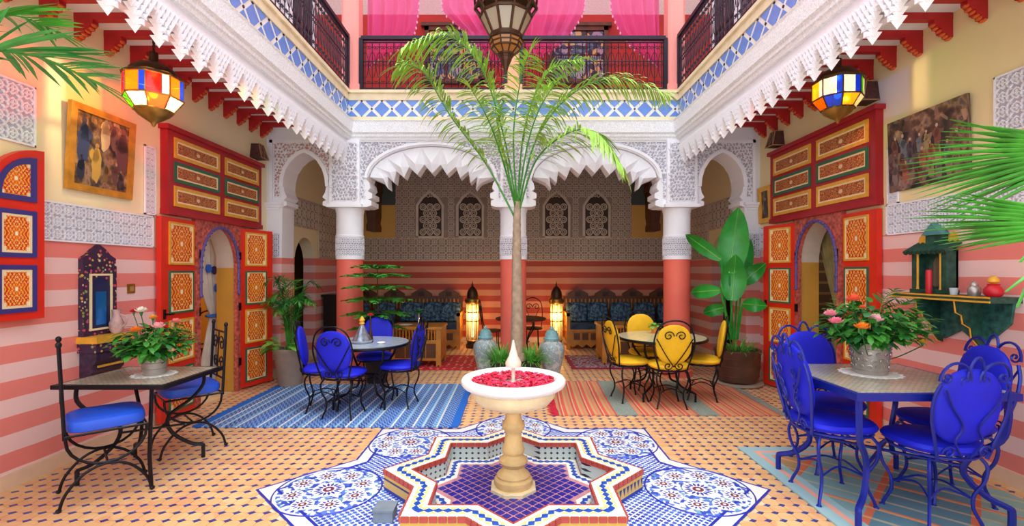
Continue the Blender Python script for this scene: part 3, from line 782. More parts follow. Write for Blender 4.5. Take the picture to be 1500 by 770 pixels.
# ------------------------------------------------------------------ painted doors
def ornament(name, base1, base2, line, white):
    t = NT(name); o, x, y, z = t.pos('Generated')
    u = t.math('ABSOLUTE', t.math('SUBTRACT', x, .5)); v = t.math('ABSOLUTE', t.math('SUBTRACT', z, .5))
    r = t.math('SQRT', t.math('ADD', t.math('MULTIPLY', u, u), t.math('MULTIPLY', v, v)))
    th = t.math('ARCTAN2', v, u)
    pet = t.math('MULTIPLY', t.math('COSINE', t.math('MULTIPLY', th, 8.0)), .07)
    w1 = t.math('SINE', t.math('MULTIPLY', t.math('ADD', r, pet), 42.0))
    w2 = t.math('MULTIPLY', t.math('SINE', t.math('MULTIPLY', u, 46.0)), t.math('SINE', t.math('MULTIPLY', v, 40.0)))
    g = t.math('GREATER_THAN', t.math('ADD', w1, t.math('MULTIPLY', w2, .9)), .35)
    g2 = t.math('GREATER_THAN', t.math('ADD', t.math('MULTIPLY', w1, -.8), w2), .95)
    c = t.mix(t.math('LESS_THAN', t.math('ADD', r, pet), .27), rgb(base1), rgb(base2))
    c = t.mix(g, c, rgb(line)); c = t.mix(g2, c, rgb(white))
    c = t.mix(t.math('LESS_THAN', r, .06), c, rgb('#f6ecd0'))
    corner = t.math('GREATER_THAN', t.math('MINIMUM', u, v), .39)
    c = t.mix(corner, c, rgb('#f2e4c0'))
    return t.fin(c, .4)
orn_sq = ornament('floral_panel_paint', '#d8321c', '#e8571a', '#f0b030', '#f6d890')
t = NT('long_floral_panel_paint'); o, x, y, z = t.pos('Generated')
vv = t.n('ShaderNodeTexVoronoi'); mp = t.n('ShaderNodeMapping'); t.put(mp.inputs[0], o); mp.inputs['Scale'].default_value = (13, 1, 5); t.put(vv.inputs['Vector'], mp.outputs[0]); vv.inputs['Scale'].default_value = 1.0
wv = t.math('SINE', t.math('MULTIPLY', vv.outputs['Distance'], 18.0))
c = t.ramp(vv.outputs['Color'], [(0, '#8c2a1c'), (.5, '#a8401e'), (1, '#74301c')]); c = t.mix(t.math('GREATER_THAN', wv, .55), c, rgb('#d6a04a'))
u = t.math('MULTIPLY', t.math('SUBTRACT', x, .5), 4.0); v = t.math('SUBTRACT', z, .5)
rr = t.math('SQRT', t.math('ADD', t.math('MULTIPLY', u, u), t.math('MULTIPLY', v, v)))
c = t.mix(t.math('LESS_THAN', rr, .18), c, rgb('#e8c8a0'))
orn_lg = t.fin(c, .45)
def fpanel(par, x0, x1, z0, z1, y, rim, orn, t=.02, e=.018):
    # recessed painted panel with a coloured raised rim; local XZ, front faces -Y
    mb = MB(); T = Matrix.Translation((0, y, 0)) @ MXZ
    mb.prism(rect(x0, x1, z0, z1), .012, T, 0, [rect(x0+e, x1-e, z0+e, z1-e)])
    mb.prism(rect(x0+e, x1-e, z0+e, z1-e), .008, T, 1, [rect(x0+e*1.5, x1-e*1.5, z0+e*1.5, z1-e*1.5)])
    mb.build('panel_moulding', [rim, creamline], par, False)
    mb = MB(); mb.bb((x0+e*1.5, y-.004, z0+e*1.5), (x1-e*1.5, y+.004, z1-e*1.5)); return mb.build('painted_panel', orn, par, False)
def leaf(root, W, Hh, loc, rz, flip=1, hz=4):
    m_ = MB(); a, b = sorted((0, flip*W)); m_.bb((a, 0, .02), (b, .045, Hh))
    o = m_.build('door_leaf', redpaint, root, False, loc, rz)
    hs = [.02]; gaps = (Hh-.06)/hz
    for i in range(hz):
        z0 = .05+gaps*i+.03; z1 = z0+gaps-.06
        fpanel(o, a+.10, b-.10, z0, z1, 0.0, gold if i % 2 else green_p, orn_sq)
    hg = MB()
    for z in (.35, 1.0, 1.6): hg.box((flip*.012, -.01, z), (.03, .02, .09))
    hg.build('hinge', iron, o, False)
    hd = MB(); hd.tube([(flip*(W-.04), 0, 1.02), (flip*(W-.04), -.05, 1.02), (flip*(W-.10), -.05, 1.02)], .009, 6); hd.box((flip*(W-.04), -.004, 1.02), (.03, .008, .09)); hd.build('handle', iron, o)
    return o
def doorway(n, s, y0, y1, yo0, yo1, ztop, zmid, lw1, lw2, label):
    # upper fixed frame from y0..y1, opening yo0..yo1 ; s=-1 left wall. local frame: x along wall (to the right as seen), front -Y
    rz = PI/2 if s < 0 else -PI/2
    root = struct('door_%d' % n, label, 'door', (s*XW, 0, 0)); root.rotation_euler = (0, 0, rz)
    # local x: left wall x=+y world ; right wall x=-y world ; local -Y faces courtyard
    def lx(y): return y if s < 0 else -y
    a, b = sorted((lx(y0), lx(y1)))
    mb = MB(); mb.bb((a, -.07, zmid), (b, 0, ztop)); mb.build('upper_frame', dredpaint, root, False)
    mb = MB(); mb.bb((a-.03, -.10, ztop-.04), (b+.03, -.001, ztop+.004)); mb.bb((a-.006, -.085, zmid-.006), (b+.006, -.001, zmid+.05)); mb.build('frame_cornice', dredpaint, root, False)
    mid = (a+b)/2; hh = (ztop-zmid-.14)/3
    for ca, cb_ in ((a+.08, mid-.05), (mid+.05, b-.08)):
        for j in range(3):
            z0 = zmid+.08+hh*j; fpanel(root, ca, cb_, z0, z0+hh-.035, -.07, (gold, green_p, gold)[j], orn_lg, e=.032)
    a2, b2 = sorted((lx(yo0), lx(yo1)))
    # surround with arched opening
    c0 = (a2+b2)/2; hw = (b2-a2)/2+.0; zs = zmid-.50
    hole = [(c0-hw, 0), (c0+hw, 0)]+[(c0+hw*cos(PI*i/16), zs+(zmid-.06-zs)*sin(PI*i/16)) for i in range(17)]
    out = [(a2-.07, 0), (c0-hw, 0)]+list(reversed(hole[2:]))+[(c0+hw, 0), (b2+.07, 0), (b2+.07, zmid), (a2-.07, zmid)]
    mb = MB(); mb.prism(out, .05, Matrix.Translation((0, 0, 0)) @ MXZ); mb.build('arched_surround', [M('painted_surround_%d' % n, '#b8584a', .5, 0, .6, 30)], root, False)
    lin_ = MB(); hp = [(c0-hw-.02, .0)]+[(c0-(hw+.02)*cos(PI*i/16), zs+(zmid-.05-zs)*sin(PI*i/16)) for i in range(17)]+[(c0+hw+.02, .0)]
    for p_, q_ in zip(hp[:-1], hp[1:]): lin_.add([(p_[0], -.002, p_[1]), (q_[0], -.002, q_[1]), (q_[0], .215, q_[1]), (p_[0], .215, p_[1])], [(0, 1, 2, 3)], 1 if (p_[1]+q_[1])/2 > zs-.05 and p_[1] > .1 and q_[1] > .1 else 0)
    lin_.build('arch_lining', [ochre, buff_pl], root, False)
    # scalloped purple arch edge
    pth = [(c0-hw*1.02*cos(PI*i/22), zs+(zmid-.06-zs)*sin(PI*i/22)) for i in range(23)]
    pth = [(c0-hw*1.02, zs-.3), (c0-hw*1.02, zs-.15)]+pth+[(c0+hw*1.02, zs-.15), (c0+hw*1.02, zs-.3)]
    mb = MB(); mb.tube([(p[0], -.055, p[1]) for p in pth], .014, 6)
    for p in pth: mb.ell((p[0], -.06, p[1]), (.019, .019, .019), 6, 4)
    mb.build('scalloped_arch_edge', purple_p, root, False)
    return root, a2, b2
d1, a2, b2 = doorway(1, -1, 4.40, 6.04, 4.9, 5.56, 2.79, 1.96, .55, .5, 'tall red painted double door with gilt panels on the left wall')
leaf(d1, .58, 1.93, (a2+.0, -.03, 0), math.radians(4), -1)
leaf(d1, .52, 1.93, (b2+.02, -.04, 0), math.radians(-17), 1)
d2, a2, b2 = doorway(2, 1, 4.2, 5.92, 4.74, 5.4, 2.9, 2.02, .5, .55, 'tall red painted double door with gilt panels on the right wall')
leaf(d2, .52, 1.98, (a2-.0, -.04, 0), math.radians(14), -1)
leaf(d2, .54, 1.98, (b2+.0, -.03, 0), math.radians(-3), 1)
# shutter of the near left window
sh = struct('window_3', 'red arched window shutter with floral panels at the left edge of the courtyard', 'window shutter', (-XW, 0, 0)); sh.rotation_euler = (0, 0, PI/2)
x1 = 3.24; x0 = 2.87; zt = 2.24; zb = 1.10
sp = [(x0, zb), (x1, zb), (x1, zt)]+[(x1-(x1-x0)*sin(PI/2*i/10), zt-.38+.38*cos(PI/2*i/10)) for i in range(1, 11)]
mb = MB(); mb.prism(sp, .045, Matrix.Translation((0, -.03, 0)) @ MXZ); mb.build('shutter_leaf', redpaint, sh, False)
mb = MB(); ap = [(x0+.05, zt-.36), (x1-.06, zt-.36), (x1-.06, zt-.06)]+[(x1-.06-(x1-x0-.11)*sin(PI/2*i/8), zt-.36+.30*cos(PI/2*i/8)) for i in range(1, 9)]
inn = [(x0+.09, zt-.325), (x1-.1, zt-.325), (x1-.1, zt-.11)]+[(x1-.1-(x1-x0-.19)*sin(PI/2*i/8), zt-.325+.215*cos(PI/2*i/8)) for i in range(1, 8)]
mb.prism(ap, .012, Matrix.Translation((0, -.075, 0)) @ MXZ, 0, [inn]); mb.build('panel_moulding', M('indigo_line_paint', '#3a3480', .5), sh, False)
mb = MB(); mb.prism(inn, .006, Matrix.Translation((0, -.075, 0)) @ MXZ); mb.build('painted_panel', orn_sq, sh, False)
for j in range(2):
    z0 = zb+.05+.36*j; fpanel(sh, x0+.06, x1-.06, z0, z0+.31, -.075, bpy.data.materials['indigo_line_paint'], orn_sq, e=.03)
# curtains inside the doorways
def tied_curtain(name, label, loc, rz, W, Hh, mats, dots=False, mirror=1):
    t_ = thing(name, label, 'curtain', loc, rz)
    mb = MB(); nu, nv = 20, 24; vs = []; fs = []
    for j in range(nv+1):
        v = j/nv
        for i in range(nu+1):
            u = i/nu; k2 = abs(v-.55)/.55 if v < .55 else (v-.55)/.45*.5
            sw = .16+.84*min(1, k2**.8); x = mirror*(W*(1-(1-u)*sw) if True else 0)
            vs.append((x, .035*sin(u*26)*(.4+.6*k2), Hh*(1-v)))
    for j in range(nv):
        for i in range(nu): a = j*(nu+1)+i; fs.append((a, a+1, a+nu+2, a+nu+1))
    mb.add(vs, fs); mb.build('drape', mats, t_)
    mb = MB(); mb.tube([(mirror*(W*.92+.12*cos(a_)*.8), .06*sin(a_), Hh*.45) for a_ in [2*PI*i/12 for i in range(12)]], .02, 6, closed=True); mb.build('tie_band', M(name+'_tie', '#1c60b8', .6), t_)
    return t_
cu = M('sheer_white_cloth', '#d9d2c4', .8, 0, .15, 4)
c1_ = tied_curtain('doorway_curtain', 'cream curtain with blue discs tied back inside the left red doorway', (-XW-.30, 5.14, 0), PI/2, .56, 1.98, cu)
mb = MB()
for (x, z, cl) in ((.35, 1.45, 0), (.45, 1.43, 1), (.50, 1.22, 0)): mb.lathe([(.05, 0), (.05, .01)], 16, m=cl, M=Matrix.Translation((x, -.045, z)) @ MXZ)
mb.build('blue_disc', [M('blue_disc_cloth', '#1b66d8', .6), M('navy_disc_cloth', '#1a2f6a', .6)], c1_)
cu2 = M('olive_cloth', '#8f8450', .8, 0, .2, 6)
tied_curtain('doorway_curtain', 'olive curtain drawn aside inside the right red doorway', (XW+.28, 5.62, 0), -PI/2, .50, 2.1, cu2)
# small blue and black iron stand inside the left doorway
t_ = thing('iron_stand', 'black iron stand with blue panel inside the left red doorway', 'stand', (-XW-.42, 5.72, 0), PI/2)
mb = MB()
for x in (-.22, .22): mb.tube([(x, 0, 0), (x, 0, .95)], .012, 6)
mb.tube(arc(0, .78, .22, .16, 0, PI), .01); mb.tube([(-.22, 0, .55), (.22, 0, .55)], .01); mb.tube([(-.22, 0, .1), (.22, 0, .1)], .01); mb.build('frame', iron, t_)
mb = MB(); mb.bb((.02, .0, .1), (.2, .012, .74)); mb.build('panel', M('azure_panel', '#1c7ad8', .4), t_, False)
mb = MB(); mb.bb((-.2, .0, .1), (.0, .012, .5)); mb.build('panel', iron, t_, False)
# ------------------------------------------------------------------ rugs
def ragg(name, label, x0, x1, y0, y1, mat, fringe=None, fr_side='x0', frm=None):
    t_ = thing(name, label, 'rug', ((x0+x1)/2, (y0+y1)/2, 0))
    hx, hy = (x1-x0)/2, (y1-y0)/2
    mb = MB(); r = random.Random(len(label)); pts = []
    n = 12
    for i in range(n): pts.append((-hx+2*hx*i/n, -hy+r.uniform(-.008, .008)))
    for i in range(n): pts.append((hx+r.uniform(-.008, .008), -hy+2*hy*i/n))
    for i in range(n): pts.append((hx-2*hx*i/n, hy+r.uniform(-.008, .008)))
    for i in range(n): pts.append((-hx+r.uniform(-.008, .008), hy-2*hy*i/n))
    mb.prism(pts, .010, z0=.0008); mb.build('weave', mat, t_, False)
    if frm:
        mb = MB()
        for i in range(90):
            y = -hy+2*hy*(i+.5)/90; a = r.uniform(-.25, .25); l = r.uniform(.07, .12)
            mb.add([(-hx, y-.008, .006), (-hx, y+.008, .006), (-hx-l*cos(a), y+l*sin(a)+.007, .003), (-hx-l*cos(a), y+l*sin(a)-.007, .003)], [(0, 1, 2, 3)])
        tag(mb.build('fringe', frm, t_, False), kind='stuff')
    return t_
t = NT('blue_striped_weave'); o, x, y, z = t.pos('World')
bands = t.ramp(t.math('FRACT', t.math('MULTIPLY', x, 1.65)), [(0, '#1d5cb8'), (.12, '#4f8fd0'), (.16, '#dfe6ec'), (.19, '#2a62b4'), (.32, '#86b4d8'), (.36, '#2b5ca8'), (.48, '#e6e2dc'), (.51, '#3474be'), (.62, '#a9cbe0'), (.66, '#22509e'), (.78, '#5a98d0'), (.84, '#e2dccc'), (.87, '#2560b0')], True)
dash = t.math('GREATER_THAN', t.math('SINE', t.math('ADD', t.math('MULTIPLY', y, 95), t.math('MULTIPLY', t.math('SINE', t.math('MULTIPLY', x, 130)), 2.5))), .35)
c = t.mix(t.math('MULTIPLY', dash, .55), bands, rgb('#b8d2e6')); c = t.mix(t.math('LESS_THAN', t.math('ABSOLUTE', t.math('ADD', x, 1.7)), 1.13), rgb('#1766c8'), c)
t.bump(t.noise(o, 120, 2), .4, .004)
ragg('woven_rug', 'blue striped flat woven rug under the blue round table', -2.92, -.5, 4.27, 5.9, t.fin(c, .9))
t = NT('orange_striped_weave'); o, x, y, z = t.pos('World')
xw = t.math('ADD', x, t.math('MULTIPLY', t.math('SINE', t.math('MULTIPLY', y, 1.7)), .03))
fb_ = t.math('FRACT', t.math('MULTIPLY', xw, 7.5))
st = t.ramp(fb_, [(0, '#e2604a'), (.25, '#c9a878'), (.42, '#e8825c'), (.6, '#b8a070'), (.75, '#d85048'), (.9, '#d8b890')], True)
sp_ = t.n('ShaderNodeTexNoise'); sp_.inputs['Scale'].default_value = 90; t.put(sp_.inputs['Vector'], o)
gr = t.ramp(sp_.outputs[0], [(.38, '#5a6e6a'), (.5, '#a8b0a0'), (.6, '#7a8a86')])
zone = t.math('FRACT', t.math('DIVIDE', t.math('SUBTRACT', xw, .46), .80)); isg = t.math('GREATER_THAN', zone, .74)
t.bump(t.noise(o, 120, 2), .4, .004)
c = t.mix(isg, st, gr)
ragg('woven_rug', 'orange and grey striped flat woven rug under the yellow round table', .45, 2.72, 4.62, 6.05, t.fin(c, .9), frm=M('red_fringe_wool', '#d81c3c', .9))
t = NT('kilim_weave'); o, x, y, z = t.pos('World')
u = t.math('MULTIPLY', t.math('ADD', t.math('SUBTRACT', x, 1.8), y), 1.6); v = t.math('MULTIPLY', t.math('SUBTRACT', t.math('SUBTRACT', x, 1.8), y), 1.6)
ck = t.ramp(t.math('FRACT', t.math('ADD', t.math('FLOOR', u), t.math('MULTIPLY', t.math('FLOOR', v), .37))), [(0, '#7fa8a8'), (.2, '#c9a070'), (.4, '#5a8494'), (.6, '#b08a5c'), (.8, '#8fb0a4')], True)
ln = t.math('LESS_THAN', t.math('MINIMUM', t.math('FRACT', u), t.math('FRACT', v)), .09); ln2 = t.math('LESS_THAN', t.math('FRACT', t.math('MULTIPLY', u, 3)), .18)
c = t.mix(ln, ck, rgb('#d8704c')); c = t.mix(t.math('MULTIPLY', ln2, .5), c, rgb('#d8c088'))
bd = t.math('MINIMUM', t.math('SUBTRACT', x, 1.8), t.math('SUBTRACT', 3.78, y))
c = t.mix(t.math('LESS_THAN', bd, .17), c, rgb('#9cc0c4')); c = t.mix(t.math('LESS_THAN', t.math('ABSOLUTE', t.math('SUBTRACT', bd, .10)), .018), c, rgb('#f0a890'))
t.bump(t.noise(o, 120, 2), .4, .004)
ragg('kilim_rug', 'faded teal and orange kilim rug under the right blue table', 1.8, 3.15, 2.0, 3.78, t.fin(c, .9))
t = NT('red_dotted_weave'); o, x, y, z = t.pos('World')
vv = t.n('ShaderNodeTexVoronoi'); vv.inputs['Scale'].default_value = 9; t.put(vv.inputs['Vector'], o); vv.inputs['Randomness'].default_value = .3
c = t.mix(t.math('LESS_THAN', vv.outputs['Distance'], .2), rgb('#c81830'), rgb('#f0b890'))
ragg('red_rug', 'bright red rug with pale dots in front of the left banquette', -2.1, -.42, 6.75, 7.9, t.fin(c, .9))
t = NT('mauve_patterned_weave'); o, x, y, z = t.pos('World')
c = t.ramp(t.noise(o, 14, 2), [(.4, '#8a4458'), (.5, '#b8a8b0'), (.6, '#6a5468'), (.7, '#c03048')], True)
bd = t.math('MINIMUM', t.math('SUBTRACT', x, .85), t.math('SUBTRACT', y, 6.82)); c = t.mix(t.math('LESS_THAN', bd, .06), c, rgb('#a01c40'))
ragg('patterned_rug', 'mauve patterned rug in front of the right banquette', .85, 2.0, 6.82, 7.9, t.fin(c, .9))
# ------------------------------------------------------------------ fountain
ft = thing('fountain', 'marble pedestal fountain standing in a star-shaped tiled pool', 'fountain', (0, SY, 0))
def lstar(R): return star(R, (0, 0))
RO, RI, RH = .84, .665, .135
t = NT('scalloped_zellige'); o, x, y, z = t.pos('Object')
ang = t.math('ADD', x, t.math('MULTIPLY', y, 1.0))
tri = t.math('ABSOLUTE', t.math('SUBTRACT', t.math('FRACT', t.math('MULTIPLY', ang, 17)), .5))
zz = t.math('DIVIDE', z, RH)
c = t.mix(t.math('GREATER_THAN', t.math('ADD', tri, zz), .72), rgb('#d8b45c'), rgb('#1d2f6e'))
c = t.mix(t.math('LESS_THAN', zz, .16), c, rgb('#2b3f9c')); c = t.mix(t.math('GREATER_THAN', zz, .60), c, rgb('#e2b84e'))
outw = t.fin(c, .35)
t = NT('dotted_white_zellige'); o, x, y, z = t.pos('Object')
a1 = t.math('ABSOLUTE', t.math('SUBTRACT', t.math('FRACT', t.math('MULTIPLY', t.math('ADD', x, t.math('MULTIPLY', y, .7)), 22)), .5)); b1 = t.math('ABSOLUTE', t.math('SUBTRACT', t.math('FRACT', t.math('MULTIPLY', z, 26)), .5))
c = t.mix(t.math('LESS_THAN', t.math('ADD', a1, b1), .26), rgb('#c3d0c8'), rgb('#1c2a3c')); inw = t.fin(c, .35)
mb = MB(); so, si = lstar(RO), lstar(RI)
for i in range(16):
    j = (i+1) % 16
    a, b, c_, d = so[i], so[j], si[j], si[i]
    mb.add([(a[0], a[1], 0), (b[0], b[1], 0), (b[0], b[1], RH), (a[0], a[1], RH)], [(0, 1, 2, 3)], 0)
    mb.add([(d[0], d[1], 0), (c_[0], c_[1], 0), (c_[0], c_[1], RH), (d[0], d[1], RH)], [(3, 2, 1, 0)], 1)
    mb.add([(a[0], a[1], RH), (b[0], b[1], RH), (c_[0], c_[1], RH), (d[0], d[1], RH)], [(0, 1, 2, 3)], 2)
mb.build('pool_wall', [outw, inw, whitetile], ft, False)
mb = MB(); mb.prism(lstar(RI+.01), .003, z0=.006); mb.build('pool_floor', M('rose_tile', '#c88a94', .35, 0, .2, 30), ft, False)
# rim tiles
db = MB(); db.prism([(-.027, 0), (0, -.02), (.027, 0), (0, .02)], .004); me_db = db.mesh('blue_tile', bluetile, False)
yb = MB(); yb.prism([(-.024, -.012), (.024, -.012), (0, .012)], .0035); me_yb = yb.mesh('yellow_tile', yellowtile, False)
rbm = MB(); rbm.box((0, 0, 0), (.042, .012, .030)); me_rb = rbm.mesh('red_tile', redtile, False)
sm_ = lstar((RO+RI)/2)
def lerp(p, q, t_): return (p[0]+(q[0]-p[0])*t_, p[1]+(q[1]-p[1])*t_)
for i in range(16):
    j = (i+1) % 16; p, q = sm_[i], sm_[j]; an = math.atan2(q[1]-p[1], q[0]-p[0]); n = 6
    nx, ny = -sin(an), cos(an)
    for k2 in range(n):
        c_ = lerp(p, q, (k2+.5)/n); link('blue_tile', me_db, ft, (c_[0], c_[1], RH), an)
        c_ = lerp(p, q, (k2+1)/n)
        if k2 < n-1:
            for s in (-1, 1): link('yellow_tile', me_yb, ft, (c_[0]+nx*s*.022, c_[1]+ny*s*.022, RH), an+(PI if s < 0 else 0)+PI)
    for A, off in ((so, .004), (si, -.004)):
        p2, q2 = A[i], A[j]; L = math.hypot(q2[0]-p2[0], q2[1]-p2[1]); n2 = int(L/.045)
        s = 1 if A is so else -1
        for k2 in range(n2):
            c_ = lerp(p2, q2, (k2+.5)/n2); link('red_tile', me_rb, ft, (c_[0]+sin(an)*s*.004, c_[1]-cos(an)*s*.004, RH-.014), an)
# inner border diamonds and the checkered pool floor
s5 = lstar(.60)
wbord = MB(); s6, s7 = lstar(.655), lstar(.545)
for i in range(16):
    j = (i+1) % 16; wbord.prism([s6[i], s6[j], s7[j], s7[i]], .003, z0=.009)
wbord.build('pool_border', whitetile, ft, False)
for i in range(16):
    j = (i+1) % 16; p, q = s5[i], s5[j]; an = math.atan2(q[1]-p[1], q[0]-p[0])
    for k2 in range(5):
        c_ = lerp(p, q, (k2+.5)/5); link('blue_tile', me_db, ft, (c_[0], c_[1], .012), an)
ck = MB(); ck.prism([(-.021, -.021), (.021, -.021), (.021, .021), (-.021, .021)], .003, z0=.009); me_ck = ck.mesh('indigo_tile', M('indigo_tile', '#2a2a9c', .3, 0, .3, 20), False)
ins = lstar(.53); cnt = 0
for ix in range(-14, 15):
    for iy in range(-14, 15):
        x = (ix+iy)*.0385; y = (ix-iy)*.0385
        if inpoly(x, y, ins) and x*x+y*y > .14**2 and cnt < 300: link('indigo_tile', me_ck, ft, (x, y, 0), PI/4); cnt += 1
# pedestal
mb = MB(); mb.lathe([(.155, .008), (.155, .03), (.15, .036), (.0, .036)], 8, a0=PI/8); mb.build('plinth', stone, ft, False)
mb = MB(); mb.lathe([(.118, .036), (.126, .055), (.122, .08), (.105, .092), (.108, .105), (.095, .118), (.072, .14), (.062, .155), (.08, .17), (.094, .19), (.092, .205), (.07, .222), (.058, .236), (.07, .25), (.074, .268), (.062, .30), (.052, .36), (.056, .385), (.073, .405), (.076, .425), (.064, .445), (.052, .47), (.05, .50), (.075, .53)], 32); mb.build('column', M('honey_stone', '#d9b87c', .55, 0, .2, 7, .3, 60), ft)
mb = MB(); mb.lathe([(.07, .53), (.15, .54), (.225, .57), (.262, .615), (.27, .65), (.262, .66)], 64, wob=lambda a, z: 1+.025*abs(sin(a*14))*(1 if z < .64 else .2)); mb.build('bowl', stone, ft)
mb = MB(); mb.lathe([(.262, .655), (.30, .668), (.325, .682), (.338, .70), (.338, .718), (.328, .732), (.312, .737), (.285, .734), (.27, .715), (.262, .70), (0, .695)], 64); mb.build('bowl_rim', marble, ft)
mb = MB(); mb.lathe([(.012, .70), (.012, .80), (.05, .80), (.052, .83), (.03, .87), (.014, .93), (.006, .97), (0, .975)], 20); mb.build('spout', M('pale_spout_stone', '#e8dcc8', .4, 0, .1, 8), ft)
mb = MB(); r = random.Random(3)
for i in range(900):
    a = r.uniform(0, 2*PI); rr = math.sqrt(r.uniform(.065**2, .268**2)); x, y = rr*cos(a), rr*sin(a); z = .706+r.uniform(0, .022)*(1-abs(rr-.18)/.2)
    an = r.uniform(0, 6.28); s = r.uniform(.012, .02); ti = r.uniform(-.5, .5)
    T = Matrix.Translation((x, y, z)) @ Matrix.Rotation(an, 4, 'Z') @ Matrix.Rotation(ti, 4, 'X')
    mb.add([(-s, 0, 0), (-s*.3, -s*.7, .004), (s*.8, -s*.4, .003), (s, 0, .0), (s*.8, s*.4, .003), (-s*.3, s*.7, .004)], [(0, 1, 2, 3, 4, 5)], 0 if r.random() < .75 else 1, T)
pt_ = mb.build('rose_petals', [M('crimson_petals', '#e01440', .6, 0, .25, 30), M('pink_petals', '#f04a7a', .6, 0, .2, 30)], None, False, (0, SY, 0)); tag(pt_, 'red rose petals floating in the fountain bowl', 'petals', kind='stuff')
g = thing('drain_block', 'small grey stone block beside the star pool at the front left', 'stone block', tuple(P(566, 758, 0)))
mb = MB(); mb.bb((-.06, -.06, .002), (.05, .05, .06)); mb.bb((-.065, -.065, .06), (.055, .055, .072)); mb.build('block', M('grey_stone', '#7a8690', .8, 0, .2, 9), g, False)
# ------------------------------------------------------------------ padded iron chairs
def padded_chair(label, cloth, irn, style, loc, rz, group, sc=1.0):
    t_ = thing('padded_chair', label, 'chair', loc, rz, group, sc)
    # faces +Y ; seat disc radius .21
    m_ = MB(); m_.ell((0, 0, .465), (.22, .215, .042), 24, 8, e=.75); m_.build('seat_pad', cloth, t_)
    m_ = MB(); m_.tube([(.205*cos(2*PI*i/24), .205*sin(2*PI*i/24), .425) for i in range(24)], .010, 6, closed=True); m_.tube([(-.2, 0, .425), (.2, 0, .425)], .007); m_.tube([(0, -.2, .425), (0, .2, .425)], .007); m_.build('seat_ring', irn, t_)
    for a in (45, 135, 225, 315):
        ca, sa = cos(math.radians(a)), sin(math.radians(a)); m_ = MB()
        pr = [(.19, .425), (.235, .37), (.225, .28), (.185, .20), (.18, .12), (.215, .04), (.225, .0)]
        m_.tube(smoothpath([(q_*ca, q_*sa, z) for q_, z in pr], 4), .0095, 6); m_.ell((.225*ca, .225*sa, .010), (.017, .017, .010), 8, 4)
        m_.build('leg', irn, t_)
    for k2 in range(4):
        a = k2*PI/2; m_ = MB()
        m_.tube(smoothpath([(.13*cos(a+PI/4)*1.38, .13*sin(a+PI/4)*1.38, .17), (.085*cos(a+PI/2), .085*sin(a+PI/2), .215), (.13*cos(a+3*PI/4)*1.38, .13*sin(a+3*PI/4)*1.38, .17)], 5), .006, 5); m_.build('stretcher', irn, t_)
    tilt = Matrix.Translation((0, -.19, .43)) @ Matrix.Rotation(math.radians(9), 4, 'X')
    def TT(pts): return [tilt @ Vector(p) for p in pts]
    m_ = MB(); m_.ell((0, .022, .285), (.19, .034, .215), 26, 12, e=.85, M=tilt); m_.build('back_pad', cloth, t_)
    m_ = MB()
    loop = [(-.14, 0, -.01), (-.16, 0, .06), (-.205, 0, .22), (-.21, 0, .34)]
    if style == 'arc':
        loop += [(-.17, 0, .47), (-.09, 0, .535), (0, 0, .55)]
    else:
        loop += [(-.185, 0, .42)]
    if style == 'arc':
        full = loop+[(-p[0], p[1], p[2]) for p in reversed(loop[:-1])]; m_.tube(TT(smoothpath(full, 4)), .009, 6)
    else:
        for s in (-1, 1): m_ = MB(); m_.tube(TT(smoothpath([(s*p[0], p[1], p[2]) for p in loop], 4)), .009, 6); m_.build('back_upright', irn, t_)
    if style == 'arc': m_.build('back_frame', irn, t_)
    m_ = MB()
    for s in (-1, 1):
        if style == 'arc':
            m_.tube(TT([(p[0], -.022, p[2]) for p in spiral(s*.065, .39, .055, 1.35, PI if s > 0 else 0, -s)]), .006, 5)
            m_.tube(TT(smoothpath([(s*.19, -.014, .36), (s*.10, -.022, .20), (0, -.018, .05)], 5)), .006, 5)
            m_.tube(TT([(p[0], -.018, p[2]) for p in spiral(s*.06, .06, .045, 1.3, PI if s > 0 else 0, s)]), .006, 5)
        else:
            # large outward scrolls above the pad
            m_.tube(TT([(p[0], p[1], p[2]) for p in arc(s*.11, .44, .085, .10, 0 if s > 0 else PI, PI if s > 0 else 0, 10)]), .008, 5)
            m_.tube(TT([(p[0], p[1], p[2]) for p in spiral(s*.055, .44, .036, 1.2, PI if s > 0 else 0, s, 14)]), .006, 5)
            m_.tube(TT([(p[0], p[1], p[2]) for p in spiral(s*.155, .46, .032, 1.2, 0 if s > 0 else PI, -s, 14)]), .006, 5)
            m_.tube(TT([(p[0], -.02, p[2]) for p in smoothpath([Vector((s*.17, 0, .40)), Vector((s*.12, 0, .30)), Vector((s*.05, 0, .20)), Vector((s*.075, 0, .10)), Vector((s*.03, 0, .01))], 5)] if False else [tuple((p.x, -.02, p.z)) for p in smoothpath([(s*.17, 0, .40), (s*.12, 0, .30), (s*.045, 0, .19), (s*.075, 0, .10), (s*.02, 0, .01)], 5)]), .006, 5)
            m_.tube(TT([(p[0], -.018, p[2]) for p in spiral(s*.10, .04, .04, 1.3, 0 if s > 0 else PI, s)]), .006, 5)
            if style == 'ornate':
                for zz_, q_ in ((.34, .035), (.25, .032), (.17, .028)):
                    m_.tube(TT([(p[0], -.022, p[2]) for p in spiral(s*.085, zz_, q_, 1.3, PI/2, s, 14)]), .005, 5)
    if style != 'arc': m_.tube(TT(arc(0, .44, .045, .13, 0, PI, 10)), .008, 5)
    m_.build('back_scrolls', irn, t_)
    return t_
rad = math.radians
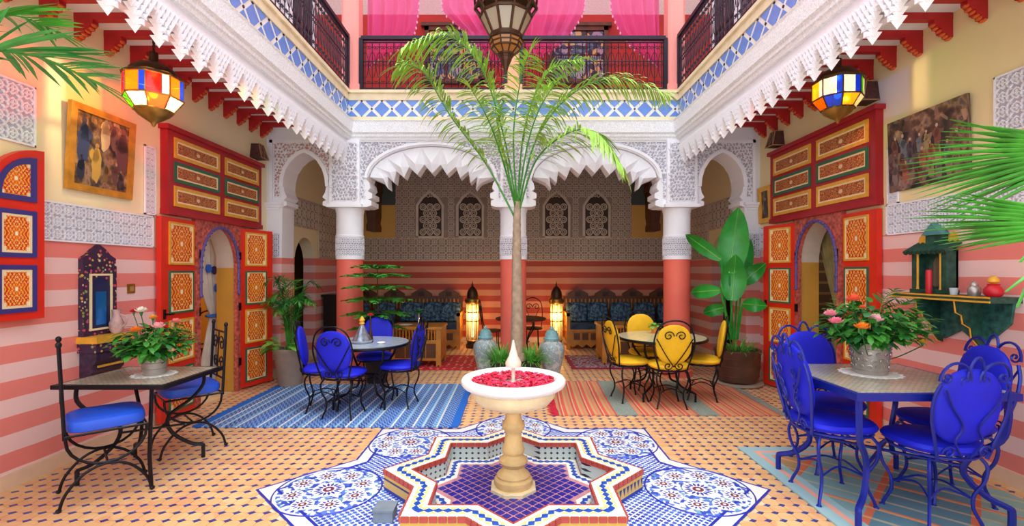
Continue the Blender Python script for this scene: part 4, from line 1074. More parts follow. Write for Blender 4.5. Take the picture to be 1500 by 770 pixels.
# right table: blue frames
gR = 'blue padded chairs at the right mosaic table'
padded_chair('blue padded chair with dense blue scrollwork back, left of the right mosaic table', bluecloth, iron_blue, 'ornate', (2.01, 2.98, 0), rad(-94), gR, 1.03)
padded_chair('blue padded chair facing the camera on the far side of the right mosaic table', bluecloth, iron_blue, 'scroll', (2.27, 3.42, 0), rad(178), gR, 1.03)
padded_chair('blue padded chair with its dark back to the camera, nearest at the right mosaic table', bluecloth, iron_blue, 'scroll', (2.40, 2.71, 0), rad(2), gR, .98)
padded_chair('blue padded chair beside the striped wall at the right mosaic table', bluecloth, iron_blue, 'scroll', (2.72, 2.98, 0), rad(82), gR, 1.03)
gB = 'blue padded chairs at the left round table'
padded_chair('blue padded chair at the left round table, nearest the clay plant pot', bluecloth, iron, 'scroll', (-1.95, 4.84, 0), rad(-75), gB, .93)
padded_chair('blue padded chair with its back to the camera at the left round table', bluecloth, iron, 'arc', (-1.66, 4.62, 0), rad(-8), gB, .93)
padded_chair('blue padded chair at the left round table, nearest the fountain', bluecloth, iron, 'ornate', (-1.20, 4.98, 0), rad(82), gB, .93)
padded_chair('blue padded chair facing the camera behind the left round table', bluecloth, iron, 'arc', (-1.62, 5.5, 0), rad(186), gB, .93)
gY = 'yellow padded chairs at the right round table'
padded_chair('yellow padded chair seen edge-on at the left of its round table', yellowcloth, iron, 'arc', (1.28, 5.2, 0), rad(-78), gY, .95)
padded_chair('yellow padded chair with its back and heart scrolls to the camera', yellowcloth, iron, 'arc', (1.63, 4.96, 0), rad(-3), gY, .95)
padded_chair('yellow padded chair at the right of its round table, near the big leafy plant', yellowcloth, iron, 'arc', (2.10, 5.25, 0), rad(70), gY, .95)
padded_chair('yellow padded chair facing the camera behind its round table', yellowcloth, iron, 'arc', (1.62, 5.72, 0), rad(184), gY, .95)
# ------------------------------------------------------------------ tables
t = NT('mosaic_table_top'); o, x, y, z = t.pos('Object')
br = t.n('ShaderNodeTexBrick'); t.put(br.inputs['Vector'], o); br.inputs['Scale'].default_value = 14; br.inputs['Color1'].default_value = rgb('#c9bfae'); br.inputs['Color2'].default_value = rgb('#9fb0a4'); br.inputs['Mortar'].default_value = rgb('#7a6f5c'); br.inputs['Mortar Size'].default_value = .03
top_m = t.fin(t.mix(t.math('MULTIPLY', t.noise(o, 6, 4), .5), br.outputs[0], rgb('#b89a70')), .22)
def slab(n, R, z, th, edge, top, root, rect_=None):
    m_ = MB()
    if rect_:
        hx, hy = rect_; m_.bb((-hx, -hy, z-th), (hx, hy, z)); 
    else: m_.lathe([(R-.01, z-th), (R, z-th+.008), (R, z-.005), (R-.006, z)], n)
    m_.build('table_edge', edge, root, rect_ is None)
    m_ = MB()
    if rect_: m_.bb((-hx+.03, -hy+.03, z), (hx-.03, hy-.03, z+.003))
    else: m_.lathe([(R-.02, z), (R-.02, z+.003)], n)
    m_.build('mosaic_top', top, root, False)
def curved_legs(root, irn, feet, z, r=.016, inner=.16):
    for fx, fy in feet:
        l = math.hypot(fx, fy); ux, uy = fx/l, fy/l
        m_ = MB(); pr = [(l*.92, z), (l*.9, z-.12), (l*.62, z*.62), (l*.45, z*.45), (l*.55, z*.26), (l*.82, .12), (l*.98, .10), (l, .085), (l, 0)]
        m_.tube(smoothpath([(q_*ux, q_*uy, zz_) for q_, zz_ in pr], 4), r, 6); m_.build('leg', irn, root)
    m_ = MB(); q_ = .45*math.hypot(*feet[0]); m_.tube([(q_*cos(2*PI*i/16), q_*sin(2*PI*i/16), z*.45) for i in range(16)], r*.6, 5, closed=True); m_.build('leg_ring', irn, root)
bt = thing('mosaic_table', 'rectangular mosaic table with blue iron frame on the kilim at the right', 'table', (2.31, 2.97, 0))
slab(0, 0, .755, .04, iron_blue, top_m, bt, (.45, .42))
for sx in (-1, 1):
    for sy in (-1, 1):
        m_ = MB(); m_.tube(smoothpath([(sx*.41, sy*.38, .72), (sx*.41, sy*.38, .60), (sx*.39, sy*.36, .48), (sx*.30, sy*.28, .36), (sx*.28, sy*.26, .26), (sx*.34, sy*.32, .16), (sx*.41, sy*.38, .12), (sx*.42, sy*.39, .10), (sx*.42, sy*.39, .012)], 4), .018, 6); m_.build('leg', iron_blue, bt)
m_ = MB(); m_.tube([(-.29, -.27, .3), (.29, .27, .3)], .01); m_.tube([(-.29, .27, .3), (.29, -.27, .3)], .01); m_.build('cross_brace', iron_blue, bt)
lt = thing('mosaic_table', 'rectangular mosaic table with black iron legs by the left wall', 'table', (-2.63, 3.36, 0))
slab(0, 0, .68, .028, iron, top_m, lt, (.37, .31))
for sx in (-1, 1):
    for sy in (-1, 1):
        m_ = MB(); m_.tube(smoothpath([(sx*.26, sy*.24, .66), (sx*.26, sy*.24, .56), (sx*.20, sy*.19, .46), (sx*.10, sy*.10, .36), (sx*.11, sy*.11, .24), (sx*.19, sy*.19, .13), (sx*.255, sy*.235, .10), (sx*.26, sy*.24, .075), (sx*.26, sy*.24, 0)], 4) if not (sx > 0 and sy < 0) else [(sx*.22, sy*.22, .66), (sx*.22, sy*.24, .2), (sx*.24, sy*.25, 0)], .013, 6); m_.build('leg', iron, lt)
m_ = MB(); m_.tube([(-.1, -.1, .3), (.22, .1, .3)], .008); m_.build('cross_brace', iron, lt)
grey_top = M('blue_grey_mosaic', '#a8b4c4', .2, 0, .15, 18); cream_top = M('cream_mosaic', '#d8cfa8', .15, 0, .1, 18)
rt = thing('round_table', 'round blue-grey mosaic table with black iron legs on the blue rug', 'table', (-1.57, 5.05, 0)); slab(40, .46, .66, .03, iron, grey_top, rt); curved_legs(rt, iron, [(.26, .26), (-.26, .26), (-.26, -.26), (.26, -.26)], .63, .012)
yt = thing('round_table', 'round cream mosaic table with black iron legs on the orange rug', 'table', (1.68, 5.35, 0)); slab(40, .50, .68, .03, iron, cream_top, yt); curved_legs(yt, iron, [(.28, .28), (-.28, .28), (-.28, -.28), (.28, -.28)], .65, .012)
# ------------------------------------------------------------------ black curule chairs at the left table
def curule(label, loc, rz):
    t_ = thing('iron_chair', label, 'chair', loc, rz, 'black iron chairs at the left table')
    w_, d_ = .17, .19; zs = .44
    m_ = MB(); m_.ell((0, 0, zs+.045), (.20, .195, .045), 20, 8, e=.42); m_.build('seat_cushion', bluecush, t_)
    m_ = MB(); m_.tube([(-.19, -.19, zs), (.19, -.19, zs), (.19, .19, zs), (-.19, .19, zs)], .008, 5, closed=True); m_.build('seat_frame', iron, t_)
    for s in (-1, 1):
        m_ = MB(); m_.tube([(s*w_, -d_, zs)]+[(s*w_, p[0], p[2]) for p in arc(0, zs-.03, d_, .17, PI, 2*PI, 12)]+[(s*w_, d_, zs)], .009, 5); m_.build('side_arc', iron, t_)
        m_ = MB(); m_.tube([(s*w_, p[0], p[2]) for p in smoothpath([(-d_-.03, 0, 0), (-d_, 0, .10), (-d_*.55, 0, .20), (0, 0, .235), (d_*.55, 0, .20), (d_, 0, .10), (d_+.03, 0, 0)], 4)], .009, 5)
        for q_ in (-1, 1): m_.ell((s*w_, q_*(d_+.03), .012), (.016, .016, .012), 8, 4)
        m_.build('leg_arch', iron, t_)
        m_ = MB(); m_.tube([(s*w_, -d_-.005, zs-.02), (s*w_, -d_-.03, .97)], .011, 6); m_.ell((s*w_, -d_-.03, .985), (.016, .016, .02), 8, 6); m_.build('back_post', iron, t_)
    m_ = MB(); m_.tube([(-w_, 0, .235), (w_, 0, .235)], .007, 5); m_.build('stretcher', iron, t_)
    for z in (.92, .55): m_ = MB(); yy = -d_-.005-.025*(z-.42)/.55; m_.tube([(-w_, yy, z), (w_, yy, z)], .008, 5); m_.build('back_rail', iron, t_)
    m_ = MB()
    for s in (-1, 1):
        for z, q_ in ((.82, .07), (.66, .06)): m_.tube([(p[0], -d_-.022, p[2]) for p in spiral(s*.08, z, q_, 1.4, PI if s > 0 else 0, -s)], .006, 5)
    m_.tube([(0, -d_-.01, .55), (0, -d_-.028, .92)], .006, 5); m_.build('back_scrolls', iron, t_)
    return t_
curule('black iron chair with blue cushion in profile at the near end of the left table', (-2.63, 3.04, 0), rad(-46))
curule('black iron chair with blue cushion tucked behind the left table beside the red door', (-2.62, 3.80, 0), rad(137))
# ------------------------------------------------------------------ hanging lanterns
def glass(name, hexa, tr=.8):
    t = NT(name); c = rgb(hexa)
    a = t.n('ShaderNodeBsdfTransparent'); a.inputs[0].default_value = c; b = t.n('ShaderNodeBsdfTranslucent'); b.inputs[0].default_value = c
    g = t.n('ShaderNodeBsdfGlossy'); g.inputs['Roughness'].default_value = .1; g.inputs[0].default_value = (.8, .8, .8, 1)
    d = t.n('ShaderNodeBsdfDiffuse'); d.inputs[0].default_value = c
    m0 = t.n('ShaderNodeMixShader'); m0.inputs[0].default_value = .5; t.t.links.new(b.outputs[0], m0.inputs[1]); t.t.links.new(d.outputs[0], m0.inputs[2])
    m = t.n('ShaderNodeMixShader'); m.inputs[0].default_value = 1-tr; t.t.links.new(a.outputs[0], m.inputs[1]); t.t.links.new(m0.outputs[0], m.inputs[2])
    m2 = t.n('ShaderNodeMixShader'); m2.inputs[0].default_value = .06; t.t.links.new(m.outputs[0], m2.inputs[1]); t.t.links.new(g.outputs[0], m2.inputs[2])
    t.t.links.new(m2.outputs[0], t.out.inputs[0]); return t.mat
G = {k2: glass('glass_'+k2, h) for k2, h in dict(red='#f0401c', orange='#f8981c', blue='#3f6cd8', green='#7cc020', white='#f6f2e4', yellow='#f8d050', clear='#e8dcc0').items()}
def emit(name, hexa, st):
    t = NT(name); e = t.n('ShaderNodeEmission'); e.inputs[0].default_value = rgb(hexa); e.inputs[1].default_value = st; t.t.links.new(e.outputs[0], t.out.inputs[0]); return t.mat
bulb_m = emit('lit_bulb', '#fff0c8', 7)
def quad_pane(par, p, mat, n=None):
    # thin pane from four corners, pushed 4 mm outwards
    a, b, c, d = [Vector(q) for q in p]; nn = (b-a).cross(d-a).normalized()*.004
    mb = MB(); vs = [a, b, c, d, a+nn, b+nn, c+nn, d+nn]
    mb.add(vs, [(3, 2, 1, 0), (4, 5, 6, 7), (0, 1, 5, 4), (1, 2, 6, 5), (2, 3, 7, 6), (3, 0, 4, 7)]); mb.build('pane', mat, par, False)
def hang_lantern(label, loc, top, cols, lower, power, body=brass):
    # loc: bottom tip; ceiling at z=top
    t_ = thing('hanging_lantern', label, 'lantern', loc, 0, 'stained glass lanterns under the galleries')
    n = 8; R = .19
    tiers = [(.05, .05), (.125, .12), (R, .21), (R, .36), (.165, .385)]   # (r,z)
    def ringp(r, z, k2): a = 2*PI*(k2+.5)/n; return (r*cos(a), r*sin(a), z)
    for k2 in range(n):
        e = .08
        for (r0, z0), (r1, z1), cl in ((tiers[1], tiers[2], lower), (tiers[2], tiers[3], cols)):
            # two panes side by side in the tall tier
            p0, p1 = Vector(ringp(r0, z0, k2)), Vector(ringp(r0, z0, k2+1)); q0, q1 = Vector(ringp(r1, z1, k2)), Vector(ringp(r1, z1, k2+1))
            if cl is cols:
                f_ = .68
                quad_pane(t_, (p0, p0.lerp(p1, f_), q0.lerp(q1, f_), q0), G[cols[k2 % len(cols)]]); quad_pane(t_, (p0.lerp(p1, f_), p1, q1, q0.lerp(q1, f_)), G[('green', 'blue', 'orange', 'white', 'blue', 'blue', 'white', 'blue')[k2]])
            else: quad_pane(t_, (p0, p1, q1, q0), G[cl[k2 % len(cl)]])
    mb = MB()
    for k2 in range(n):
        mb.tube([ringp(r, z, k2) for r, z in tiers[1:4]], .006, 5)
    for r, z in tiers[1:]: mb.tube([ringp(r+.003, z, k2) for k2 in range(n)], .007, 5, closed=True)
    mb.build('came_frame', body, t_)
    mb = MB(); mb.lathe([(.195, .36), (.198, .372), (.165, .385), (.15, .42), (.11, .455), (.06, .475), (.03, .49), (.03, .56), (.012, .565)], 16, wob=lambda a, z: 1+.03*abs(sin(a*8))); mb.build('crown', darkbrass, t_)
    mb = MB(); mb.lathe([(.004, -.0), (.012, .012), (.02, .03), (.05, .05), (.10, .085), (.127, .12), (.125, .126)], 16, wob=lambda a, z: 1+.04*abs(sin(a*8))); mb.build('bottom_cup', brass, t_)
    mb = MB(); h = top-loc[2]; mb.tube([(0, 0, .56), (0, 0, h)], .006, 5)
    for i in range(int((h-.58)/.03)): mb.tube([(.011*cos(2*PI*j/8) if i % 2 else 0, 0 if i % 2 else .011*cos(2*PI*j/8), .575+.03*i+.017*sin(2*PI*j/8)) for j in range(8)], .0035, 4, closed=True)
    mb.build('chain', darkbrass, t_)
    mb = MB(); mb.ell((0, 0, .25), (.028, .028, .036), 12, 8); mb.build('bulb', bulb_m, t_)
    ld = bpy.data.lights.new('lantern_light', 'POINT'); ld.energy = power; ld.shadow_soft_size = .014; ld.color = (1, .86, .62)
    lo = bpy.data.objects.new('lantern_light', ld); C.objects.link(lo); lo.parent = t_; lo.location = (0, 0, .31)
    return t_
pL = D(225, 186, 3.55); hang_lantern('red and orange stained glass lantern hanging under the left gallery', tuple(pL), 3.36, ['yellow', 'green', 'red', 'yellow', 'red', 'orange', 'red', 'orange'], ['green', 'white', 'orange', 'white', 'green', 'white', 'orange', 'white'], 20)
pR = D(1227, 181, 4.1); hang_lantern('yellow and green stained glass lantern hanging under the right gallery', tuple(pR), 3.36, ['green', 'blue', 'white', 'yellow', 'white', 'white', 'green', 'blue'], ['yellow', 'blue', 'clear', 'orange', 'blue', 'yellow', 'clear', 'green'], 8, darkbrass)
# big bronze chandelier in the middle of the courtyard
pc = D(741, 112, 4.6)
ch = thing('chandelier', 'large dark bronze pierced chandelier hanging above the courtyard centre', 'chandelier', tuple(pc))
mb = MB(); mb.lathe([(.0, 0), (.006, .02), (.03, .10), (.055, .155), (.06, .175), (.065, .18), (.075, .2)], 10); mb.lathe([(.075, .195), (.085, .205), (.085, .215), (.072, .22)], 10); mb.build('finial_cone', darkbrass, ch, False)
def ribs(prof, n, r, nm):
    mb = MB()
    for k2 in range(n):
        a = 2*PI*k2/n; mb.tube([(q_*cos(a), q_*sin(a), z) for q_, z in prof], r, 5)
    for q_, z in prof: mb.tube([(q_*cos(2*PI*k2/n), q_*sin(2*PI*k2/n), z) for k2 in range(n)], r*1.1, 5, closed=True)
    mb.build(nm, darkbrass, ch)
pr1 = [(.075, .215), (.14, .27), (.15, .31), (.165, .345)]; pr2 = [(.165, .345), (.15, .37), (.15, .39)]; pr3 = [(.15, .39), (.25, .58), (.30, .66), (.26, .70)]; pr4 = [(.21, .68), (.22, 1.25), (.25, 1.3), (.12, 1.5), (.03, 1.62)]
ribs(pr1, 10, .010, 'lower_ribs'); ribs(pr2, 10, .010, 'waist_ribs'); ribs(pr3, 10, .016, 'flared_ribs'); ribs(pr4, 10, .010, 'drum_ribs')
G['amber'] = glass('glass_amber', '#d89a4a', .25); G['frost'] = glass('glass_frost', '#d8ccb0', .25)
for prof, gm in ((pr1, 'amber'), (pr3[:2], 'frost'), (pr4[:2], 'frost')):
    for (r0, z0), (r1, z1) in zip(prof[:-1], prof[1:]):
        for k2 in range(10):
            a, b = 2*PI*k2/10, 2*PI*(k2+1)/10
            quad_pane(ch, ((r0*cos(a), r0*sin(a), z0), (r0*cos(b), r0*sin(b), z0), (r1*cos(b), r1*sin(b), z1), (r1*cos(a), r1*sin(a), z1)), G[gm])
mb = MB()
for k2 in range(10):
    a = 2*PI*(k2+.5)/10; mb.tube([((.29+.02*sin(PI*i/6))*cos(a+(.3*(i/6-.5)*2)), (.29+.02*sin(PI*i/6))*sin(a+.3*(i/6-.5)*2), .66+.05*sin(PI*i/6)) for i in range(7)], .012, 5)
mb.build('scalloped_crown', darkbrass, ch)
mb = MB(); mb.lathe([(.25, .66), (.24, .68), (.21, .69)], 20); mb.build('shoulder', darkbrass, ch, False)
mb = MB(); mb.tube([(0, 0, 1.6), (0, 0, 6.75-pc.z)], .012, 6); mb.build('chain', darkbrass, ch)
mb = MB(); mb.ell((0, 0, .45), (.03, .03, .04), 10, 8); mb.ell((0, 0, .9), (.03, .03, .04), 10, 8); mb.build('bulb', bulb_m, ch)
bm_ = MB(); bm_.bb((-XW-.2, pc.y-.07, 6.75), (XW+.2, pc.y+.07, 6.9)); tag(bm_.build('ceiling_beam', darkwood, None, False), 'timber roof beam high above carrying the chandelier', 'beam', kind='structure')
# ------------------------------------------------------------------ standing lanterns in the lounge
def stand_lantern(label, loc):
    t_ = thing('floor_lantern', label, 'floor lantern', loc, 0, 'tall floor lanterns')
    n = 8; R = .11
    mb = MB(); mb.lathe([(.12, 0), (.12, .05), (.1, .08), (.1, .12), (.115, .14)], 8); mb.build('base', darkbrass, t_, False)
    lampg = G['clear']
    for k2 in range(n):
        a, b = 2*PI*k2/n, 2*PI*(k2+1)/n
        for z0, z1 in ((.14, .50), (.50, .82)): quad_pane(t_, ((R*cos(a), R*sin(a), z0), (R*cos(b), R*sin(b), z0), (R*cos(b), R*sin(b), z1), (R*cos(a), R*sin(a), z1)), G['clear'])
    mb = MB()
    for k2 in range(n):
        a = 2*PI*k2/n; mb.tube([(R*cos(a), R*sin(a), .14), (R*cos(a), R*sin(a), .84)], .008, 5)
    for z in (.14, .5, .66, .82): mb.tube([(R*cos(2*PI*k2/n), R*sin(2*PI*k2/n), z) for k2 in range(n)], .009, 5, closed=True)
    mb.build('frame', brass, t_)
    mb = MB(); mb.lathe([(.12, .82), (.14, .84), (.14, .90), (.12, .92)], 16); mb.build('collar', brass, t_)
    mb = MB(); mb.lathe([(.10, .92), (.105, .98), (.09, 1.05), (.055, 1.11), (.02, 1.14), (.018, 1.17), (.008, 1.2), (0, 1.25)], 16); mb.build('dome', darkbrass, t_)
    mb = MB(); mb.tube([(0, 0, .2), (0, 0, .78)], .022, 8); mb.build('lamp_tube', emit('lamp_tube_glow', '#ffe4b0', 6), t_)
    ld = bpy.data.lights.new('floor_lantern_light', 'POINT'); ld.energy = 40; ld.shadow_soft_size = .04; ld.color = (1, .70, .36)
    lo = bpy.data.objects.new('floor_lantern_light', ld); C.objects.link(lo); lo.parent = t_; lo.location = (0, -.06, .88+.12-.12); lo.location = (0, 0, .6)
stand_lantern('tall lit floor lantern left of the middle column', (-.76, 8.75, 0)); stand_lantern('tall lit floor lantern right of the middle column', (.80, 8.75, 0))
# ------------------------------------------------------------------ wall lamps
def wall_lamp(label, px, py, s):
    y = F*XW/abs(px-CX); z = H+(CY-py)*y/F
    t_ = thing('wall_lamp', label, 'wall lamp', (s*(XW-.001), y, z), PI/2 if s < 0 else -PI/2, 'leather wall lamps')
    mb = MB()
    vs = [(-.055, 0, .09), (.055, 0, .09), (.055, -.1, .09), (-.055, -.1, .09), (-.085, 0, -.09), (.085, 0, -.09), (.085, -.15, -.09), (-.085, -.15, -.09)]
    mb.add(vs, [(0, 1, 2, 3), (7, 6, 5, 4), (0, 4, 5, 1), (1, 5, 6, 2), (2, 6, 7, 3), (3, 7, 4, 0)]); mb.build('shade', M('brown_leather_shade', '#4c2a22', .6, 0, .5, 40), t_, False)
    mb = MB()
    for a, b in ((3, 7), (2, 6), (3, 2), (7, 6), (2, 1), (6, 5)): mb.tube([vs[a], vs[b]], .006, 5)
    f = lambda u, v: Vector(vs[3]).lerp(Vector(vs[2]), u).lerp(Vector(vs[7]).lerp(Vector(vs[6]), u), v)
    mb.tube([f(.0, 0), f(.5, 1)], .003, 4); mb.tube([f(1, 0), f(.5, 1)], .003, 4); mb.tube([f(.5, 0), f(0, 1)], .003, 4); mb.tube([f(.5, 0), f(1, 1)], .003, 4)
    mb.build('shade_edging', M('tan_leather', '#a8825a', .6), t_)
wall_lamp('brown leather wall lamp above the far corner of the left red door', 371, 222, -1)
wall_lamp('brown leather wall lamp beside the yellow hanging lantern on the right wall', 1279, 136, 1)
wall_lamp('brown leather wall lamp above the far corner of the right red door', 1144, 204, 1)
# ------------------------------------------------------------------ pictures
def painting(name, stops, scale):
    t = NT(name); o, x, y, z = t.pos('Generated'); mp = t.n('ShaderNodeMapping'); t.put(mp.inputs[0], o); mp.inputs['Scale'].default_value = (1, 1, .55)
    n1 = t.noise(mp.outputs[0], scale, 5); v = t.n('ShaderNodeTexVoronoi'); t.put(v.inputs['Vector'], mp.outputs[0]); v.inputs['Scale'].default_value = scale*1.6
    c = t.ramp(n1, stops); c = t.mix(.35, c, t.ramp(v.outputs['Color'], stops))
    return t.fin(c, .5)
p1 = painting('market_street_painting', [(.30, '#1e1a2a'), (.42, '#46362a'), (.5, '#8a6a44'), (.58, '#c09c74'), (.68, '#6a4438'), (.8, '#24304e')], 6)
p2 = painting('crowd_scene_painting', [(.32, '#1c1420'), (.45, '#3a2a30'), (.54, '#6a4438'), (.62, '#b08870'), (.7, '#58485c'), (.8, '#c8a888')], 7)
p3 = painting('portrait_painting', [(.3, '#1c1614'), (.5, '#4a3628'), (.7, '#a08468')], 4)
def figure(mb, x, z, h, m, hm):
    r = random.Random(int((x+1)*977+z*131)); n = 14
    def blob(cx, cz, rx, rz, mm, jit):
        mb.prism([(cx+rx*cos(2*PI*k2/n)*(1+r.uniform(-jit, jit)), cz+rz*sin(2*PI*k2/n)*(1+r.uniform(-jit, jit))) for k2 in range(n)], .0008, MXZ, mm)
    blob(x, z+.36*h, .13*h, .36*h, m, .22); blob(x+r.uniform(-.06, .06)*h, z+.55*h, .12*h, .16*h, m, .3); blob(x+r.uniform(-.03, .03)*h, z+.80*h, .05*h, .065*h, hm, .15)
def picture(name, label, s, y0, y1, z0, z1, mat, frm=None, lean=0.0, fw=.045, figs=()):
    yc = (y0+y1)/2; t_ = thing(name, label, 'picture', (s*(XW-.004), yc, z0), PI/2 if s < 0 else -PI/2)
    w2 = (y1-y0)/2; hh = z1-z0
    T = Matrix.Rotation(lean, 4, 'X')
    if frm:
        mb = MB(); mb.prism(rect(-w2, w2, 0, hh), .03, T @ MXZ, 0, [rect(-w2+fw, w2-fw, fw, hh-fw)]); mb.build('frame', frm, t_, False)
        mb = MB(); mb.prism(rect(-w2+fw, w2-fw, fw, hh-fw), .012, T @ MXZ); mb.build('canvas', mat, t_, False)
        b0 = .0125
    else:
        mb = MB(); mb.prism(rect(-w2, w2, 0, hh), .022, T @ MXZ); mb.build('canvas', mat, t_, False); b0 = .0225
    mb = MB(); mats = []
    for i, (x, z, h, c1, c2) in enumerate(figs):
        m1 = MB(); figure(m1, x, z, h, 0, 1); o = m1.build('painted_figure', [M('paint_'+c1[1:], c1, .5), M('paint_'+c2[1:], c2, .5)], t_, False)
        o.matrix_local = T @ Matrix.Translation((0, -b0, 0))
    return t_
picture('framed_painting', 'gilt framed painting of a figure in a street on the left wall', -1, 3.45, 4.04, 2.03, 2.68, p1, M('gilt_wood', '#c88c2c', .4, .2, .25, 12), rad(3), .05,
        [(.02, .34, .34, '#e0c090', '#d8b890'), (-.17, .22, .40, '#38446a', '#4a4458'), (.19, .18, .46, '#6a4448', '#8a5c50'), (.10, .38, .26, '#7c5850', '#c8a080'), (-.18, .07, .24, '#2c3048', '#5a4a48'),
         (-.05, .10, .34, '#c9a04a', '#b8884a'), (.04, .09, .20, '#8a6a40', '#9a7858'), (.13, .09, .22, '#6a4a44', '#b09078'), (.18, .08, .17, '#4a3a40', '#a08878')])
rf_ = random.Random(21); pal = ['#8a6a5c', '#6e7680', '#a08478', '#7a4a40', '#b89a80', '#544858', '#9a8a60', '#84706c', '#a85a48', '#5c6470']
picture('canvas_painting', 'unframed dark painting of a seated crowd high on the right wall', 1, 3.38, 4.10, 2.10, 2.70, p2, None, rad(2), .05,
        [(-.28+.56*(k2 % 8)/7+rf_.uniform(-.02, .02), .04+.11*(k2//8)+rf_.uniform(-.02, .02), rf_.uniform(.17, .25), pal[rf_.randrange(10)], '#c8a890') for k2 in range(22)])
picture('framed_picture', 'small gold framed portrait beside the right red door', 1, 5.97, 6.27, 2.05, 2.52, p3, gold, rad(2), .06, [(0, .10, .26, '#3a3844', '#b89878')])
sw_ = thing('light_switch', 'small bronze light switch plate on the left striped wall', 'switch', (-XW+.001, 4.06, 1.27), PI/2)
mb = MB(); mb.bb((-.04, -.008, -.04), (.04, 0, .04)); mb.build('plate', brass, sw_, False); mb = MB(); mb.bb((-.016, -.016, -.02), (.016, -.008, .02)); mb.build('rocker', M('tan_rocker', '#b88858', .4), sw_, False)
# ------------------------------------------------------------------ painted wall mirror shelf (left)
paintw = M('floral_dark_wood', '#38243c', .5, 0, .5, 30)
t = NT('flower_painted_wood'); o, x, y, z = t.pos('Object'); v = t.n('ShaderNodeTexVoronoi'); t.put(v.inputs['Vector'], o); v.inputs['Scale'].default_value = 32
flw = t.fin(t.mix(t.math('LESS_THAN', v.outputs['Distance'], .33), rgb('#3a2040'), t.ramp(v.outputs['Color'], [(0, '#d8a83c'), (.4, '#8a9a50'), (.6, '#c04a60'), (.8, '#d8c8a0')], True)), .5)
ms = thing('mirror_shelf', 'tall narrow painted wooden mirror shelf on the left striped wall', 'mirror shelf', (-XW+.001, 3.72, .60), PI/2)
mb = MB(); mb.bb((-.15, -.04, .32), (.15, 0, .86)); mb.build('back_panel', flw, ms, False)
mb = MB(); mb.prism([(-.15, .86), (.15, .86), (.15, .92), (.10, .95), (.06, .99), (.03, 1.01), (0, 1.03), (-.03, 1.01), (-.06, .99), (-.10, .95), (-.15, .92)], .035, MXZ); mb.build('crest', flw, ms, False)
mb = MB(); mb.prism([(-.10, .36), (.10, .36), (.10, .80), (-.10, .80)], .05, MXZ, 0, [[(-.085, .375), (.085, .375), (.085, .785), (-.085, .785)]]); mb.build('inner_frame', creamline, ms, False)
mb = MB(); mb.prism([(-.085, .375), (.085, .375), (.085, .70), (.05, .75), (0, .785), (-.05, .75), (-.085, .70)], .042, MXZ); mb.build('arched_surround', M('dark_blue_paint', '#1a2450', .4), ms, False)
mb = MB(); mb.bb((-.045, -.046, .40), (.045, -.04, .66)); mb.build('mirror_glass', M('blue_mirror', '#2f86e0', .08, .6), ms, False)
mb = MB(); mb.bb((-.17, -.16, .27), (.17, 0, .32)); mb.build('shelf', gold, ms, False)
mb = MB(); mb.bb((-.16, -.145, .20), (.16, 0, .27)); mb.build('shelf_apron', flw, ms, False)
mb = MB(); mb.prism([(0, .20), (.13, .20), (.13, .14), (.10, .10), (.11, .06), (.06, .0), (0, 0)], .28, Matrix.Translation((.14, 0, 0)) @ Matrix(((0, 0, -1, 0), (-1, 0, 0, 0), (0, 1, 0, 0), (0, 0, 0, 1)))); mb.build('bracket', paintw, ms, False)
mb = MB(); mb.bb((-.11, -.125, .08), (.11, -.11, .095)); mb.build('gilt_bar', gold, ms, False)
vs_ = thing('wine_jug', 'pale pink ceramic jug on the left mirror shelf', 'jug', (-XW+.1, 3.80, .921)); mb = MB(); mb.lathe([(.03, 0), (.045, .03), (.05, .08), (.03, .13), (.025, .16), (.035, .19)], 16); mb.build('body', M('pink_ceramic', '#c8a098', .5, 0, .25, 20), vs_)
mb = MB(); mb.tube(smoothpath([(.03, 0, .15), (.08, 0, .13), (.075, 0, .08), (.045, 0, .05)], 4), .007, 5); mb.build('handle', bpy.data.materials['pink_ceramic'], vs_)
# ------------------------------------------------------------------ green wall shelf and mirror cabinet (right)
greenw = M('dark_green_painted_wood', '#1f4a3c', .45, 0, .5, 25)
gs = thing('wall_shelf', 'dark green painted bracket shelf with gilt edges on the right striped wall', 'shelf', (XW-.001, 3.45, 1.21), -PI/2)
mb = MB(); mb.bb((-.38, -.22, 0), (.40, 0, .04)); mb.build('shelf_board', greenw, gs, False)
mb = MB(); mb.bb((-.39, -.23, .002), (.41, -.22, .014)); mb.bb((-.39, -.225, .03), (.41, -.222, .042)); mb.build('gilt_edge', gold, gs, False)
for x in (-.18, .14):
    prf = [(0, 0), (.20, 0), (.19, -.08), (.15, -.10), (.14, -.16), (.09, -.19), (.08, -.26), (.03, -.32), (0, -.33)]
    mb = MB(); T = Matrix.Translation((x+.015, 0, 0)) @ Matrix(((0, 0, -1, 0), (-1, 0, 0, 0), (0, 1, 0, 0), (0, 0, 0, 1))); mb.prism(prf, .03, T); mb.build('bracket', greenw, gs, False)
    mb = MB(); mb.tube([(x, -p[0]-.003, p[1]) for p in prf[1:]], .006, 5); mb.build('gilt_edge', gold, gs)
mb = MB(); mb.prism([(-.34, 0), (.36, 0), (.34, -.14), (.24, -.24), (.12, -.30), (.0, -.22), (-.14, -.30), (-.26, -.22), (-.34, -.12)], .02, MXZ); mb.build('scalloped_back', M('teal_floral_paint', '#2a6058', .5, 0, .6, 28), gs, False)
mc = thing('mirror_cabinet', 'small green roofed mirror cabinet standing on the right wall shelf', 'cabinet', (XW-.004, 3.64, 1.25), -PI/2)
mb = MB(); mb.bb((-.16, -.10, 0), (.16, 0, .03)); mb.bb((-.15, -.09, .03), (-.11, 0, .32)); mb.bb((.11, -.09, .03), (.15, 0, .32)); mb.bb((-.15, -.015, .03), (.15, 0, .34)); mb.build('body', greenw, mc, False)
